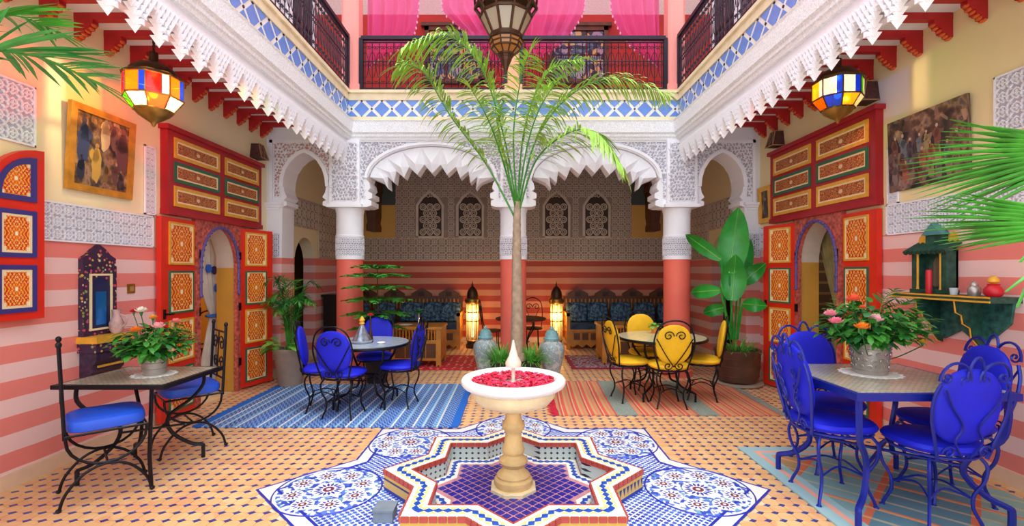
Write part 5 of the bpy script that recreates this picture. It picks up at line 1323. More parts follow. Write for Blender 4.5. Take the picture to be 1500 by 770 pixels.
mb = MB(); mb.prism([(-.07, .05), (.07, .05), (.07, .20), (0, .28), (-.07, .20)], .006, Matrix.Translation((0, -.016, 0)) @ MXZ); mb.build('mirror_glass', M('smoky_mirror', '#8a9088', .1, .7), mc, False)
for x in (-.10, .10):
    mb = MB(); mb.lathe([(.012, .03), (.008, .05), (.008, .29), (.012, .32)], 8, (x, -.085, 0)); mb.build('gilt_post', gold, mc)
for i in range(9):
    mb = MB(); x = -.17+.0425*i; mb.tube([(x, -.13, .315), (x, -.01, .385)], .02, 6); mb.build('roof_tile', greenw, mc)
mb = MB(); mb.bb((-.07, -.05, .38), (.07, 0, .46)); mb.build('turret', greenw, mc, False)
mb = MB(); mb.prism([(-.09, .45), (.09, .45), (0, .54)], .07, MXZ); mb.build('turret_roof', M('teal_roof_paint', '#4f8a90', .5), mc, False)
for x in (-.13, .13): mb = MB(); mb.prism([(x-.05, .37), (x+.05, .37), (x+.03, .44), (x, .47), (x-.03, .44)], .01, Matrix.Translation((0, -.01, 0)) @ MXZ); mb.build('yellow_finial', gold, mc, False)
def small(name, label, cat, loc, prof, mat, n=14, extra=None):
    t_ = thing(name, label, cat, loc); mb = MB(); mb.lathe(prof, n); mb.build('body', mat, t_)
    if extra: mb = MB(); mb.lathe(extra[0], n); mb.build(extra[1], extra[2], t_)
    return t_
cand = M('red_wax', '#c81828', .4)
small('candle', 'red candle standing in front of the green mirror cabinet', 'candle', (XW-.16, 3.56, 1.25), [(.018, 0), (.02, .01), (.02, .17), (.015, .18)], cand, extra=([(.003, .18), (.003, .195), (0, .197)], 'wick', iron))
small('lidded_jar', 'silver filigree jar on the green wall shelf', 'jar', (XW-.13, 3.24, 1.25), [(.03, 0), (.036, .02), (.036, .05), (.02, .07)], galv, extra=([(.022, .07), (.02, .085), (.006, .1), (0, .105)], 'lid', galv))
small('glass_cup', 'small clear cup between candle and silver jar', 'cup', (XW-.14, 3.38, 1.25), [(.02, 0), (.026, .05), (.024, .05), (.018, .005)], M('cup_glass', '#c8d0d0', .15), extra=([(.019, .01), (.022, .03), (0, .03)], 'tea', M('tea', '#a06838', .2)))
small('red_pot', 'red pot with yellow flower at the end of the green wall shelf', 'pot', (XW-.12, 3.12, 1.25), [(.035, 0), (.05, .02), (.05, .05), (.03, .075), (.035, .085)], cand, extra=([(.004, .08), (.03, .10), (.028, .12), (.01, .14), (0, .142)], 'flower', gold))
# ------------------------------------------------------------------ urns, planters
t = NT('urn_glaze'); o, x, y, z = t.pos('Object'); v = t.n('ShaderNodeTexVoronoi'); t.put(v.inputs['Vector'], o); v.inputs['Scale'].default_value = 24
c = t.ramp(v.outputs['Distance'], [(0, '#3c5a7c'), (.3, '#b8c8cc'), (.5, '#7c98a4'), (.7, '#d0d4cc')]); urnm = t.fin(t.mix(t.math('MULTIPLY', t.noise(o, 8, 2), .5), c, rgb('#a0a098')), .3)
lidm = M('aqua_glaze', '#7fb0b4', .25, 0, .25, 12)
for x, y, lb, sc in ((-.375, 6.35, 'blue and white lidded ceramic urn left of the palm', .98), (.50, 6.15, 'blue and white lidded ceramic urn right of the palm', 1.0)):
    t_ = thing('ceramic_urn', lb, 'urn', (x, y, 0), 0, 'lidded urns beside the palm', sc)
    mb = MB(); mb.lathe([(.10, 0), (.105, .02), (.11, .1), (.15, .28), (.17, .38), (.165, .44), (.13, .49), (.095, .51), (.095, .53)], 28); mb.build('body', urnm, t_)
    mb = MB(); mb.lathe([(.105, .53), (.105, .55), (.09, .56), (.085, .60), (.06, .645), (.02, .66)], 24); li = mb.build('lid', lidm, t_)
    mb = MB(); mb.ell((0, 0, .675), (.025, .025, .025), 12, 8); mb.build('knob', lidm, li)
def blade(mb, base, ang, el, L, w, droop=.5, m=0, n=4, roll=0):
    pts = []; p = Vector(base); d = Vector((cos(ang)*cos(el), sin(ang)*cos(el), sin(el))); side = Vector((-sin(ang), cos(ang), 0))
    if roll: side = (side*cos(roll)+d.cross(side)*sin(roll)).normalized()
    vs = []
    for i in range(n+1):
        t_ = i/n; ww = w*(sin(PI*min(1, .12+.88*t_))**.7 if i < n else 0)
        vs += [p-side*ww/2, p+side*ww/2]; d = (d+Vector((0, 0, -droop/n))).normalized(); p = p+d*(L/n)
    mb.add(vs, [(2*i, 2*i+1, 2*i+3, 2*i+2) for i in range(n)], m)
def tuft(name, label, loc, n, L, mat, r0=.10, cat='plant', z0=0, droop=1.2):
    t_ = thing(name, label, cat, loc); mb = MB(); r = random.Random(n)
    for i in range(n): a = r.uniform(0, 6.28); q_ = r0*math.sqrt(r.random()); blade(mb, (q_*cos(a), q_*sin(a), z0), a+r.uniform(-.5, .5), r.uniform(.6, 1.45), L*r.uniform(.6, 1.1), .012, droop)
    tag(mb.build('blades', mat, t_, False), kind='stuff'); return t_
grassg = M('fresh_grass_green', '#5fae3e', .5, 0, .3, 14)
for x, lb in ((-.15, 'left'), (.20, 'right')):
    t_ = thing('square_planter', 'dark brown planter on the %s of the palm trunk' % lb, 'planter', (x, 5.72, 0), 0, 'dark planters under the palm')
    mb = MB(); mb.lathe([(.13, 0), (.17, .30), (.18, .31), (.18, .34), (.16, .34), (.15, .30)], 4, a0=PI/4); mb.build('body', darkpot, t_, False); mb = MB(); mb.lathe([(.155, .31), (0, .315)], 4, a0=PI/4); mb.build('soil', soil, t_, False)
    tuft('grass_tuft', 'bright green grass tuft in the %s planter under the palm' % lb, (x, 5.72, .31), 260, .26, grassg, .11)
# ------------------------------------------------------------------ palms
def frond(par, path, nl, L, w, mat, droop=.8, r0=.012, start=.18, name='frond', seed=1, el=.15, fw_=.75):
    pts = smoothpath(path, 8); mb = MB(); mb.tube(pts, r0, 5, 1, r2=r0*.25); r = random.Random(seed); N = len(pts)-1
    for i in range(nl):
        t_ = start+(1-start)*(i+.5)/nl; k2 = min(N-1, int(t_*N)); p = pts[k2].lerp(pts[k2+1], t_*N-k2); d = (pts[k2+1]-pts[k2]).normalized()
        side = d.cross(Vector((0, 0, 1))); side = side.normalized() if side.length > .05 else Vector((1, 0, 0))
        ll = L*(sin(PI*(.18+.75*(t_-start)/(1-start)))**.6)*r.uniform(.8, 1.1)
        for s in (-1, 1):
            dv = (side*s*1.0+d*fw_+Vector((0, 0, el+r.uniform(-.25, .25)))).normalized()
            blade(mb, p, math.atan2(dv.y, dv.x), math.asin(max(-1, min(1, dv.z))), ll, w, droop*r.uniform(.7, 1.3), 0, 4, r.uniform(-.6, .6))
    for k2 in range(3):
        dv = (pts[-1]-pts[-3]).normalized(); blade(mb, pts[-1], math.atan2(dv.y, dv.x)+.25*(k2-1), math.asin(max(-1, min(1, dv.z))), L*.6, w, droop)
    return mb.build(name, [mat, trunkm if False else leafg], par, False)
YP = 5.62
pp = thing('palm_tree', 'slender tall palm with feathery yellow-green fronds in front of the middle column', 'palm', (.04, YP, 0))
def lp(px, py, dy=0): v = D(px, py, YP+dy); return (v.x-.04, v.y-YP, v.z)
mb = MB(); mb.lathe([(.10, 0), (.12, .22), (.125, .36), (.105, .36), (.10, .33), (0, .33)], 20); mb.build('pot', darkpot, pp)
mb = MB(); mb.tube(smoothpath([(.0, 0, .30), (.005, 0, .9), lp(757, 400), lp(757, 340), lp(758, 295)], 10), lambda t_: (.082-.045*t_)*(1+.05*sin(t_*120)), 12); mb.build('trunk', trunkm, pp)
mb = MB(); mb.lathe([(.10, .33), (.095, .44), (.05, .46)], 10); mb.build('root_boss', trunkm, pp)
FR = [([(757, 305), (738, 200), (705, 100), (655, 52), (590, 70)], [0, -.05, -.15, -.3, -.5]),
      ([(755, 320), (712, 240), (660, 170), (620, 105), (586, 96)], [0, -.1, -.25, -.4, -.5]),
      ([(759, 305), (785, 205), (835, 140), (900, 115), (978, 138)], [0, .02, -.05, -.15, -.25]),
      ([(760, 310), (785, 235), (832, 195), (875, 195), (912, 245)], [0, -.2, -.5, -.7, -.8]),
      ([(757, 300), (752, 200), (762, 120), (775, 78)], [0, -.1, -.2, -.3]),
      ([(757, 305), (772, 215), (790, 160), (815, 120)], [0, -.25, -.5, -.7]),
      ([(756, 305), (735, 230), (715, 175), (690, 130)], [0, -.3, -.6, -.8]),
      ([(758, 300), (768, 190), (800, 110), (850, 85)], [0, .02, .0, -.1]),
      ([(756, 310), (742, 240), (728, 180), (724, 140)], [0, .05, .05, 0])]
for i, (pth, dy) in enumerate(FR):
    frond(pp, [lp(a[0], a[1], b) for a, b in zip(pth, dy)], 74 if i < 4 else 54, .50 if i < 4 else .36, .017, palmg, .9, .013, .24 if i < 4 else .3, seed=i, el=.12, fw_=.5)
# areca palm in the clay pot (left)
ap = thing('clay_pot', 'tall tapered clay pot in front of the left side arch', 'pot', (-2.78, 5.88, 0)); mb = MB(); mb.lathe([(.13, 0), (.14, .02), (.185, .40), (.20, .42), (.205, .47), (.18, .47), (.17, .42), (0, .42)], 28); mb.build('body', terracotta_pot, ap); mb = MB(); mb.lathe([(.172, .425), (0, .43)], 20); mb.build('soil', soil, ap)
a2 = thing('areca_palm', 'bushy green areca palm growing in the clay pot', 'plant', (-2.78, 5.88, .425)); r = random.Random(4)
for i in range(20):
    a = 2*PI*i/20+r.uniform(-.2, .2); rr = r.uniform(.12, .34); hh = r.uniform(.55, 1.0); cx, cy = cos(a), sin(a)*.7
    frond(a2, [(.04*cx, .04*cy, 0), (rr*.35*cx, rr*.35*cy, hh*.6), (rr*.8*cx, rr*.8*cy, hh*.95), (rr*1.3*cx, rr*1.3*cy, hh*.9)], 24, .17, .011, leafg if i % 2 else leafd, .6, .006, .2, seed=i)
a3 = thing('leafy_plant', 'low light green broad-leaved plant spilling over the clay pot rim', 'plant', (-2.80, 5.80, .44)); lightleaf = M('light_leaf_green', '#6fc04a', .4, 0, .25, 8)
def bigleaf(par, base, ang, el, L, w, droop, mat, name='leaf', n=7, petiole=0, curl=.25):
    mb = MB(); p = Vector(base); d = Vector((cos(ang)*cos(el), sin(ang)*cos(el), sin(el))); side = Vector((-sin(ang), cos(ang), 0))
    if petiole:
        q_ = [p+d*petiole*i/4 for i in range(5)]; mb.tube(q_, w*.05, 5); p = q_[-1]
    vs = []
    for i in range(n+1):
        t_ = i/n; ww = w*max(0, sin(PI*(t_**.75)))**.75; up = side.cross(d)*-1
        vs += [p-side*ww/2+Vector((0, 0, curl*ww*.4)), p, p+side*ww/2+Vector((0, 0, curl*ww*.4))]
        d = (d+Vector((0, 0, -droop/n))).normalized(); p = p+d*(L/n)
    fs = []
    for i in range(n): fs += [(3*i, 3*i+1, 3*i+4, 3*i+3), (3*i+1, 3*i+2, 3*i+5, 3*i+4)]
    mb.add(vs, fs); return mb.build(name, mat, par)
for i in range(16): a = r.uniform(PI, 2*PI) if i % 4 else r.uniform(0, PI); bigleaf(a3, (.08*cos(a), .08*sin(a), r.uniform(0, .08)), a, r.uniform(.1, .7), r.uniform(.12, .18), .12, 1.0, lightleaf, petiole=.08)
# norfolk pine beside the left column
np_ = thing('norfolk_pine', 'tiered dark green norfolk pine between the left column and the banquette', 'plant', (-1.74, 6.02, 0)); mb = MB(); mb.lathe([(.12, 0), (.15, .28), (.16, .30), (0, .29)], 20); mb.build('pot', darkpot, np_); mb = MB(); mb.tube([(0, 0, .28), (.01, 0, .8), (0, 0, 1.46)], .014, 6, r2=.006); mb.build('trunk', darkwood, np_)
for j, (z, R, n) in enumerate(((.66, .34, 7), (.84, .42, 8), (1.02, .42, 8), (1.18, .43, 8), (1.33, .43, 8), (1.44, .30, 6))):
    for i in range(n):
        a = 2*PI*i/n+j*.5; cx, cy = cos(a), sin(a); frond(np_, [(0, 0, z), (R*.5*cx, R*.5*cy, z+.05), (R*cx, R*cy, z+.03)], 24, .10, .026, leafg, .3, .006, .15, 'branch', i+j)
# big strelitzia in the brown pot (right)
bp = thing('glazed_pot', 'wide brown glazed pot on a saucer near the right side arch', 'pot', (2.83, 5.95, 0)); mb = MB(); mb.lathe([(.20, .03), (.235, .06), (.26, .22), (.265, .38), (.275, .40), (.275, .44), (.24, .44), (.235, .40), (0, .40)], 32); mb.build('body', brownpot, bp); mb = MB(); mb.lathe([(.24, .0), (.29, .012), (.30, .032), (.28, .032), (.0, .03)], 32); mb.build('saucer', M('pale_saucer', '#b8a894', .6), bp)
mb = MB()
for z in (.12, .24, .34): mb.tube([((.262 if z > .2 else .247)*cos(2*PI*i/32), (.262 if z > .2 else .247)*sin(2*PI*i/32), z) for i in range(32)], .007, 5, closed=True)
mb.build('pot_band', brownpot, bp)
mb = MB(); mb.lathe([(.238, .405), (0, .41)], 24); mb.build('soil', soil, bp)
stz = thing('bird_of_paradise', 'large-leaved bird of paradise plant in the brown glazed pot', 'plant', (2.83, 5.95, .41)); bigg = M('glossy_banana_green', '#2a9434', .3, 0, .35, 4)
def paddle(p0, p1, p2, w, seed=0, mat=bigg):
    # petiole p0->p1 then blade p1->p2 (pixels + depth), built as a two-sided curved paddle
    o0 = Vector((2.83, 5.95, .41)); A, B, Cc = [D(*q_)-o0 for q_ in (p0, p1, p2)]
    mb = MB(); mb.tube([A, A.lerp(B, .5)+Vector((0, 0, .02)), B], .016, 6, r2=.010)
    ax = (Cc-B); n = 10; d = ax.normalized(); view = (o0+B-Vector((0, 0, H))).normalized(); side = d.cross(view).normalized(); nrm = side.cross(d)
    vs = []
    for i in range(n+1):
        t_ = i/n; ww = w*max(0, sin(PI*(.03+.97*t_)**.8))**.65; c_ = B+ax*t_+nrm*(.10*sin(PI*t_))
        vs += [c_-side*ww/2-nrm*ww*.12, c_-side*ww/4-nrm*ww*.02, c_, c_+side*ww/4-nrm*ww*.02, c_+side*ww/2-nrm*ww*.12]
    fs = [(5*i+j, 5*i+j+1, 5*i+j+6, 5*i+j+5) for i in range(n) for j in range(4)]
    mb.add(vs, fs); mb.tube([B+ax*(i/8)+nrm*(.10*sin(PI*i/8)-.004) for i in range(9)], .010, 5, 1, r2=.003); mb.build('leaf', [mat, lightleaf], stz)
for q_ in (((1074, 497, 5.95), (1068, 400, 5.9), (1082, 303, 5.8), .36), ((1070, 497, 5.95), (1072, 440, 5.85), (1078, 372, 5.75), .30), ((1066, 497, 5.95), (1056, 380, 5.9), (1004, 343, 5.75), .17), ((1072, 497, 5.9), (1055, 425, 5.8), (1012, 428, 5.6), .17),
           ((1080, 497, 5.95), (1086, 415, 5.9), (1122, 385, 5.75), .20), ((1080, 497, 5.95), (1088, 445, 5.9), (1124, 448, 5.75), .18), ((1072, 497, 6.0), (1062, 450, 6.1), (1030, 458, 6.1), .16), ((1076, 497, 5.95), (1080, 420, 6.05), (1100, 350, 6.1), .22)): paddle(*q_)
tuft('grass_tuft', 'small grassy tuft around the stems in the brown glazed pot', (2.83, 5.88, .42), 120, .22, grassg, .16)
# fan palms just outside the frame whose leaves reach in
def fan_leaf(par, centre, dirv, n, L, spread, mat, stem_from, wd=.03, up=Vector((0, 0, 1)), droop=.25, seed=1):
    mb = MB(); d0 = Vector(dirv).normalized(); side = d0.cross(up).normalized(); nn = side.cross(d0); r = random.Random(seed); c_ = Vector(centre)
    mb.tube(smoothpath([Vector(stem_from), Vector(stem_from).lerp(c_, .5)+Vector((0, 0, .12)), c_], 6), .009, 6)
    for i in range(n):
        a = spread*(i/(n-1)-.5); d = d0*cos(a)+nn*sin(a); ln = L*(1-.25*abs(a)/(spread/2))*r.uniform(.92, 1.05)
        pts = [c_+d*ln*t_+side*(.03*sin(PI*t_))*(1 if i % 2 else -1)+Vector((0, 0, -droop*ln*t_*t_)) for t_ in (0, .25, .5, .75, 1)]
        vs = []
        for j, p in enumerate(pts):
            ww = wd*(.35, 1, .95, .6, .02)[j]; q2 = nn*cos(a)-d0*sin(a); vs += [p-q2*ww/2+side*.006, p-side*.004, p+q2*ww/2+side*.006]
        mb.add(vs, [f for j in range(4) for f in ((3*j, 3*j+1, 3*j+4, 3*j+3), (3*j+1, 3*j+2, 3*j+5, 3*j+4))])
    mb.build('fan_leaf', mat, par, False)
fp = thing('fan_palm', 'fan palm reaching into the right edge of the picture with bright green spiky leaves', 'palm', (2.75, 1.75, 0))
mb = MB(); mb.lathe([(.15, 0), (.2, .35), (.21, .38), (.18, .38), (0, .36)], 24); mb.build('pot', terracotta_pot, fp); mb = MB(); mb.tube([(0, 0, .35), (.0, 0, 1.3)], .05, 10, r2=.035); mb.build('trunk', trunkm, fp)
def rel(o, px, py, d): return tuple(D(px, py, d)-o)
o0 = Vector((2.75, 1.75, 0))
fan_leaf(fp, rel(o0, 1610, 222, 1.9), (-1, .15, -.02), 26, .74, .80, fang, (0, 0, 1.25), .019, seed=2, droop=.10)
fan_leaf(fp, rel(o0, 1620, 335, 1.8), (-1, .12, .16), 20, .70, .46, fang, (0, 0, 1.2), .019, seed=3, droop=.10)
fan_leaf(fp, rel(o0, 1600, 335, 1.7), (-1, -.1, -.5), 4, .42, .6, fang, (0, 0, 1.1), .022, seed=4)
fq = thing('feather_palm', 'feathery palm reaching into the upper left corner of the picture', 'palm', (-2.45, 1.7, 0)); o0 = Vector((-2.45, 1.7, 0))
mb = MB(); mb.lathe([(.15, 0), (.2, .35), (.21, .38), (.18, .38), (0, .36)], 24); mb.build('pot', terracotta_pot, fq); mb = MB(); mb.tube([(0, 0, .35), (0, 0, 1.7)], .05, 10, r2=.03); mb.build('trunk', trunkm, fq)
tealg = M('blue_green_palm', '#3f9a4a', .4, 0, .35, 7)
frond(fq, [(0, 0, 1.65), rel(o0, -60, 95, 1.75), rel(o0, 40, 80, 1.9), rel(o0, 125, 112, 2.05)], 30, .34, .016, tealg, .25, .010, .3, seed=8, el=.2)
frond(fq, [(0, 0, 1.65), rel(o0, -60, 60, 1.7), rel(o0, 10, 22, 1.8), rel(o0, 70, 40, 1.9)], 20, .22, .014, fang, .3, .010, .35, seed=9, el=.2)
# ------------------------------------------------------------------ lounge banquettes
def banquette(label, x0, x1, y, s):
    # bench along the back wall; front at y
    t_ = thing('wooden_banquette', label, 'sofa', ((x0+x1)/2, y, 0), 0, 'carved banquettes along the back wall'); hw = (x1-x0)/2; dp = .75
    mb = MB(); mb.bb((-hw, .03, .12), (hw, dp, .33)); mb.build('seat_box', wood, t_, False)
    mb = MB(); mb.bb((-hw-.01, -.005, .32), (hw+.01, dp, .36)); mb.build('seat_board', wood, t_, False)
    n = int(2*hw/.16)
    for i in range(n):
        xc = -hw+.08+(2*hw-.16)*(i+.5)/n; mb = MB(); mb.bb((xc-.055, .012, .17), (xc+.055, .03, .29)); mb.build('carved_panel', darkwood, t_, False)
    ap_ = [(-hw, .13)]+[(hw-2*hw*0, .13)]; ap_ += [(hw-2*hw*i/(n*2), .03 if i % 2 else .09) for i in range(0, n*2+1)]
    mb = MB(); mb.prism(ap_, .02, Matrix.Translation((0, .03, 0)) @ MXZ); mb.build('scalloped_apron', wood, t_, False)
    mb = MB(); mb.bb((-hw+.02, .02, .36), (hw-.02, dp-.1, .46)); mb.build('seat_mattress', darkcush, t_, False)
    mb = MB(); mb.bb((-hw, dp-.06, .36), (hw, dp, .92)); mb.build('back_frame', darkwood, t_, False)
    for i in range(max(2, int(2*hw/.5))):
        k2 = max(2, int(2*hw/.5)); xc = -hw+2*hw*(i+.5)/k2
        mb = MB(); mb.prism([(xc-.2, .92), (xc+.2, .92), (xc+.2, .98), (xc+.1, 1.04), (xc+.06, 1.06), (xc, 1.10), (xc-.06, 1.06), (xc-.1, 1.04), (xc-.2, .98)], .05, Matrix.Translation((0, dp, 0)) @ MXZ); g_ = mb.build('gable_crest', darkwood, t_, False)
        mb = MB(); mb.prism(rect(xc-.06, xc+.06, .93, 1.02), .008, Matrix.Translation((0, dp-.05, 0)) @ MXZ); mb.build('crest_inset', M('deep_brown_wood', '#3c1e0c', .6), g_, False)  # crest insets in a darker brown wood
    for i in range(int(2*hw/.075)):
        xc = -hw+.04+.075*i; mb = MB(); mb.lathe([(.010, .68), (.016, .73), (.010, .78), (.016, .83), (.010, .88)], 6, (xc, dp-.07, 0)); mb.build('spindle', wood, t_)
    for sx in (-1, 1):
        mb = MB(); mb.bb((sx*hw-.03*sx, 0, 0), (sx*hw+.03*sx, .07, .66)); mb.bb((sx*hw-.03*sx, 0, .60), (sx*hw+.03*sx, dp, .66)); mb.bb((sx*hw-.02*sx, .05, .30), (sx*hw+.02*sx, dp, .36)); mb.build('arm', wood, t_, False)
        for q_ in range(5): mb = MB(); mb.lathe([(.012, .36), (.018, .48), (.012, .60)], 6, (sx*hw, .13+.12*q_, 0)); mb.build('arm_spindle', wood, t_)
    return t_
banquette('carved wooden banquette with dark blue cushions left of the lit lanterns', -3.15, -1.0, 8.55, 0)
banquette('carved wooden banquette with dark blue cushions right of the lit lanterns', 1.0, 3.15, 8.55, 0)
def pillow(label, loc, rz, w_, h_, mat, tilt=-15):
    t_ = thing('cushion', label, 'cushion', loc, rz, 'dark patterned cushions on the banquettes')
    mb = MB(); mb.ell((0, 0, h_/2), (w_/2, .075, h_/2), 20, 10, e=.45, M=Matrix.Rotation(rad(tilt), 4, 'X')); mb.build('cushion_body', mat, t_)
    mb = MB(); q_ = [(-w_/2*.93, 0, .02), (w_/2*.93, 0, .02), (w_/2*.93, 0, h_*.97), (-w_/2*.93, 0, h_*.97)]; T = Matrix.Rotation(rad(tilt), 4, 'X'); mb.tube([T @ Vector(p) for p in q_], .008, 5, closed=True); mb.build('piping', M('teal_piping', '#3f6a78', .7), t_)
t = NT('floral_brocade'); o, x, y, z = t.pos('Object'); f_ = t.noise(o, 16, 3)
brocade = t.fin(t.ramp(f_, [(.38, '#10202c'), (.5, '#2a4a66'), (.58, '#5a8098'), (.66, '#1a2c40')]), .7)
pos_l = [(-2.95, 'at the far left end of the left banquette'), (-2.45, 'second from the left on the left banquette'), (-1.95, 'in the middle of the left banquette behind the low table'), (-1.55, 'second from the right on the left banquette'), (-1.2, 'beside the arm nearest the left lit lantern')]
pos_r = [(1.2, 'beside the arm nearest the right lit lantern'), (1.6, 'second from the left on the right banquette'), (2.05, 'in the middle of the right banquette'), (2.5, 'second from the right on the right banquette'), (2.95, 'at the far right end of the right banquette')]
for x, w_ in pos_l+pos_r: pillow('dark blue brocade cushion '+w_, (x, 8.95 if abs(x) > 1.3 else 8.9, .46), 0, .40, .38, brocade)
# carved low tables
def carved_table(label, x0, x1, y0, y1, h):
    t_ = thing('carved_table', label, 'table', ((x0+x1)/2, (y0+y1)/2, 0), 0, 'carved low tables of the lounge'); hx, hy = (x1-x0)/2, (y1-y0)/2
    mb = MB(); mb.bb((-hx-.02, -hy-.02, h-.035), (hx+.02, hy+.02, h)); mb.build('table_top', wood, t_, False)
    for sx in (-1, 1):
        for sy in (-1, 1):
            mb = MB(); mb.bb((sx*hx-.07*sx, sy*hy-.07*sy, .06), (sx*hx, sy*hy, h-.035)); mb.prism([(-.035, .06), (.035, .06), (.035, .0), (.018, .0), (.012, .03), (-.012, .03), (-.018, 0), (-.035, 0)], .07, Matrix.Translation((sx*(hx-.035), sy*(hy-.035)+.035, 0)) @ MXZ); mb.build('leg', wood, t_, False)
    for yy, fz in ((-hy+.015, 1), (hy-.015, 1)):
        mb = MB(); mb.bb((-hx+.07, yy-.01, .10), (hx-.07, yy+.01, h-.22)); mb.build('panel', wood, t_, False)
        n = int((2*hx-.14)/.045)
        for i in range(n): mb = MB(); xc = -hx+.07+(2*hx-.14)*(i+.5)/n; mb.lathe([(.008, h-.20), (.014, h-.16), (.008, h-.125), (.014, h-.09), (.008, h-.05)], 6, (xc, yy, 0)); mb.build('spindle', wood, t_)
        mb = MB(); mb.bb((-hx+.07, yy-.015, h-.22), (hx-.07, yy+.015, h-.20)); mb.bb((-hx+.07, yy-.015, h-.05), (hx-.07, yy+.015, h-.035)); mb.build('rail', wood, t_, False)
        for i in range(4):
            mb = MB(); xc = -hx+.07+(2*hx-.14)*(i+.5)/4; mb.bb((xc-.07, yy-.018, .14), (xc+.07, yy-.008, h-.25)); mb.build('inset_panel', darkwood, t_, False)
    for xx in (-hx+.015, hx-.015): mb = MB(); mb.bb((xx-.01, -hy+.07, .10), (xx+.01, hy-.07, h-.05)); mb.build('panel', wood, t_, False)
carved_table('honey wood carved low table behind the left round table', -1.82, -1.07, 6.95, 7.5, .60)
carved_table('honey wood carved low table behind the yellow chairs', 1.35, 2.2, 7.15, 7.7, .60)
def dish(name, label, cat, loc, prof, mat): return small(name, label, cat, loc, prof, mat)
silver = M('polished_silver', '#c8ccd4', .2, .8)
dish('plate', 'white plate on the left carved low table', 'plate', (-1.62, 7.1, .60), [(.05, 0), (.10, .012), (.105, .016), (.06, .008), (0, .006)], marble)
small('bud_vase', 'slim silver bud vase with green sprig on the left carved low table', 'vase', (-1.46, 7.25, .60), [(.03, 0), (.015, .02), (.012, .12), (.02, .18), (.016, .18)], silver)
sp_ = thing('green_sprig', 'small green sprig in the silver bud vase', 'plant', (-1.46, 7.25, .78))
for i in range(12): a = i*.55; bigleaf(sp_, (0, 0, .0), a, .35+.25*(i % 3), .13, .05, .9, leafg)
# dark iron bistro set behind the middle column
bs = thing('bistro_table', 'dark round iron bistro table behind the middle column', 'table', (.12, 7.6, 0)); mb = MB(); mb.lathe([(.40, .64), (.41, .65), (.41, .665), (.40, .67)], 32); mb.build('table_top', darkwood, bs); curved_legs(bs, iron, [(.22, .22), (-.22, .22), (-.22, -.22), (.22, -.22)], .64, .011)
def bistro_chair(label, loc, rz):
    t_ = thing('bistro_chair', label, 'chair', loc, rz, 'dark bistro chairs behind the middle column')
    mb = MB(); mb.lathe([(.17, .43), (.18, .44), (.18, .455), (.165, .46)], 20); mb.build('seat', darkwood, t_)
    for a in (45, 135, 225, 315): mb = MB(); ca, sa = cos(rad(a)), sin(rad(a)); mb.tube([(.14*ca, .14*sa, .43), (.15*ca, .15*sa, .2), (.2*ca, .2*sa, 0)], .009, 5); mb.build('leg', iron, t_)
    mb = MB(); mb.tube(smoothpath([(-.15, -.12, .44), (-.17, -.16, .65), (-.14, -.19, .88), (0, -.2, .96), (.14, -.19, .88), (.17, -.16, .65), (.15, -.12, .44)], 5), .009, 5)
    for s in (-1, 1): mb.tube([(p[0], -.175, p[2]) for p in spiral(s*.065, .80, .06, 1.3, PI if s > 0 else 0, -s)], .007, 5); mb.tube([(s*.12, -.175, .78), (0, -.15, .50)], .006, 5)
    mb.build('back_frame', iron, t_)
bistro_chair('dark iron chair with heart scroll back, right of the middle column', (.32, 8.05, 0), rad(175)); bistro_chair('dark iron chair left of the middle column', (-.36, 7.75, 0), rad(-80))
# dark console with white ornaments beyond the left side arch
cs = thing('console_cabinet', 'dark narrow console cabinet beyond the left side arch', 'cabinet', (-2.97, 8.26, 0)); mb = MB(); mb.bb((-.28, -.2, .05), (.28, .2, .98)); mb.build('body', M('ebony_wood', '#1e1412', .4), cs, False)
mb = MB(); mb.bb((-.31, -.23, .98), (.31, .23, 1.02)); mb.build('top', bpy.data.materials['ebony_wood'], cs, False)
for s in (-1, 1): mb = MB(); mb.bb((s*.14-.125, -.215, .12), (s*.14+.125, -.2, .92)); dd = mb.build('door', bpy.data.materials['ebony_wood'], cs, False); mb = MB(); mb.ell((s*.03, -.225, .55), (.012, .012, .012), 8, 6); mb.build('knob', brass, dd)
small('white_vase', 'white vase on the dark console beyond the left arch', 'vase', (-2.86, 8.25, 1.02), [(.05, 0), (.07, .08), (.05, .22), (.03, .28), (.045, .34)], marble)
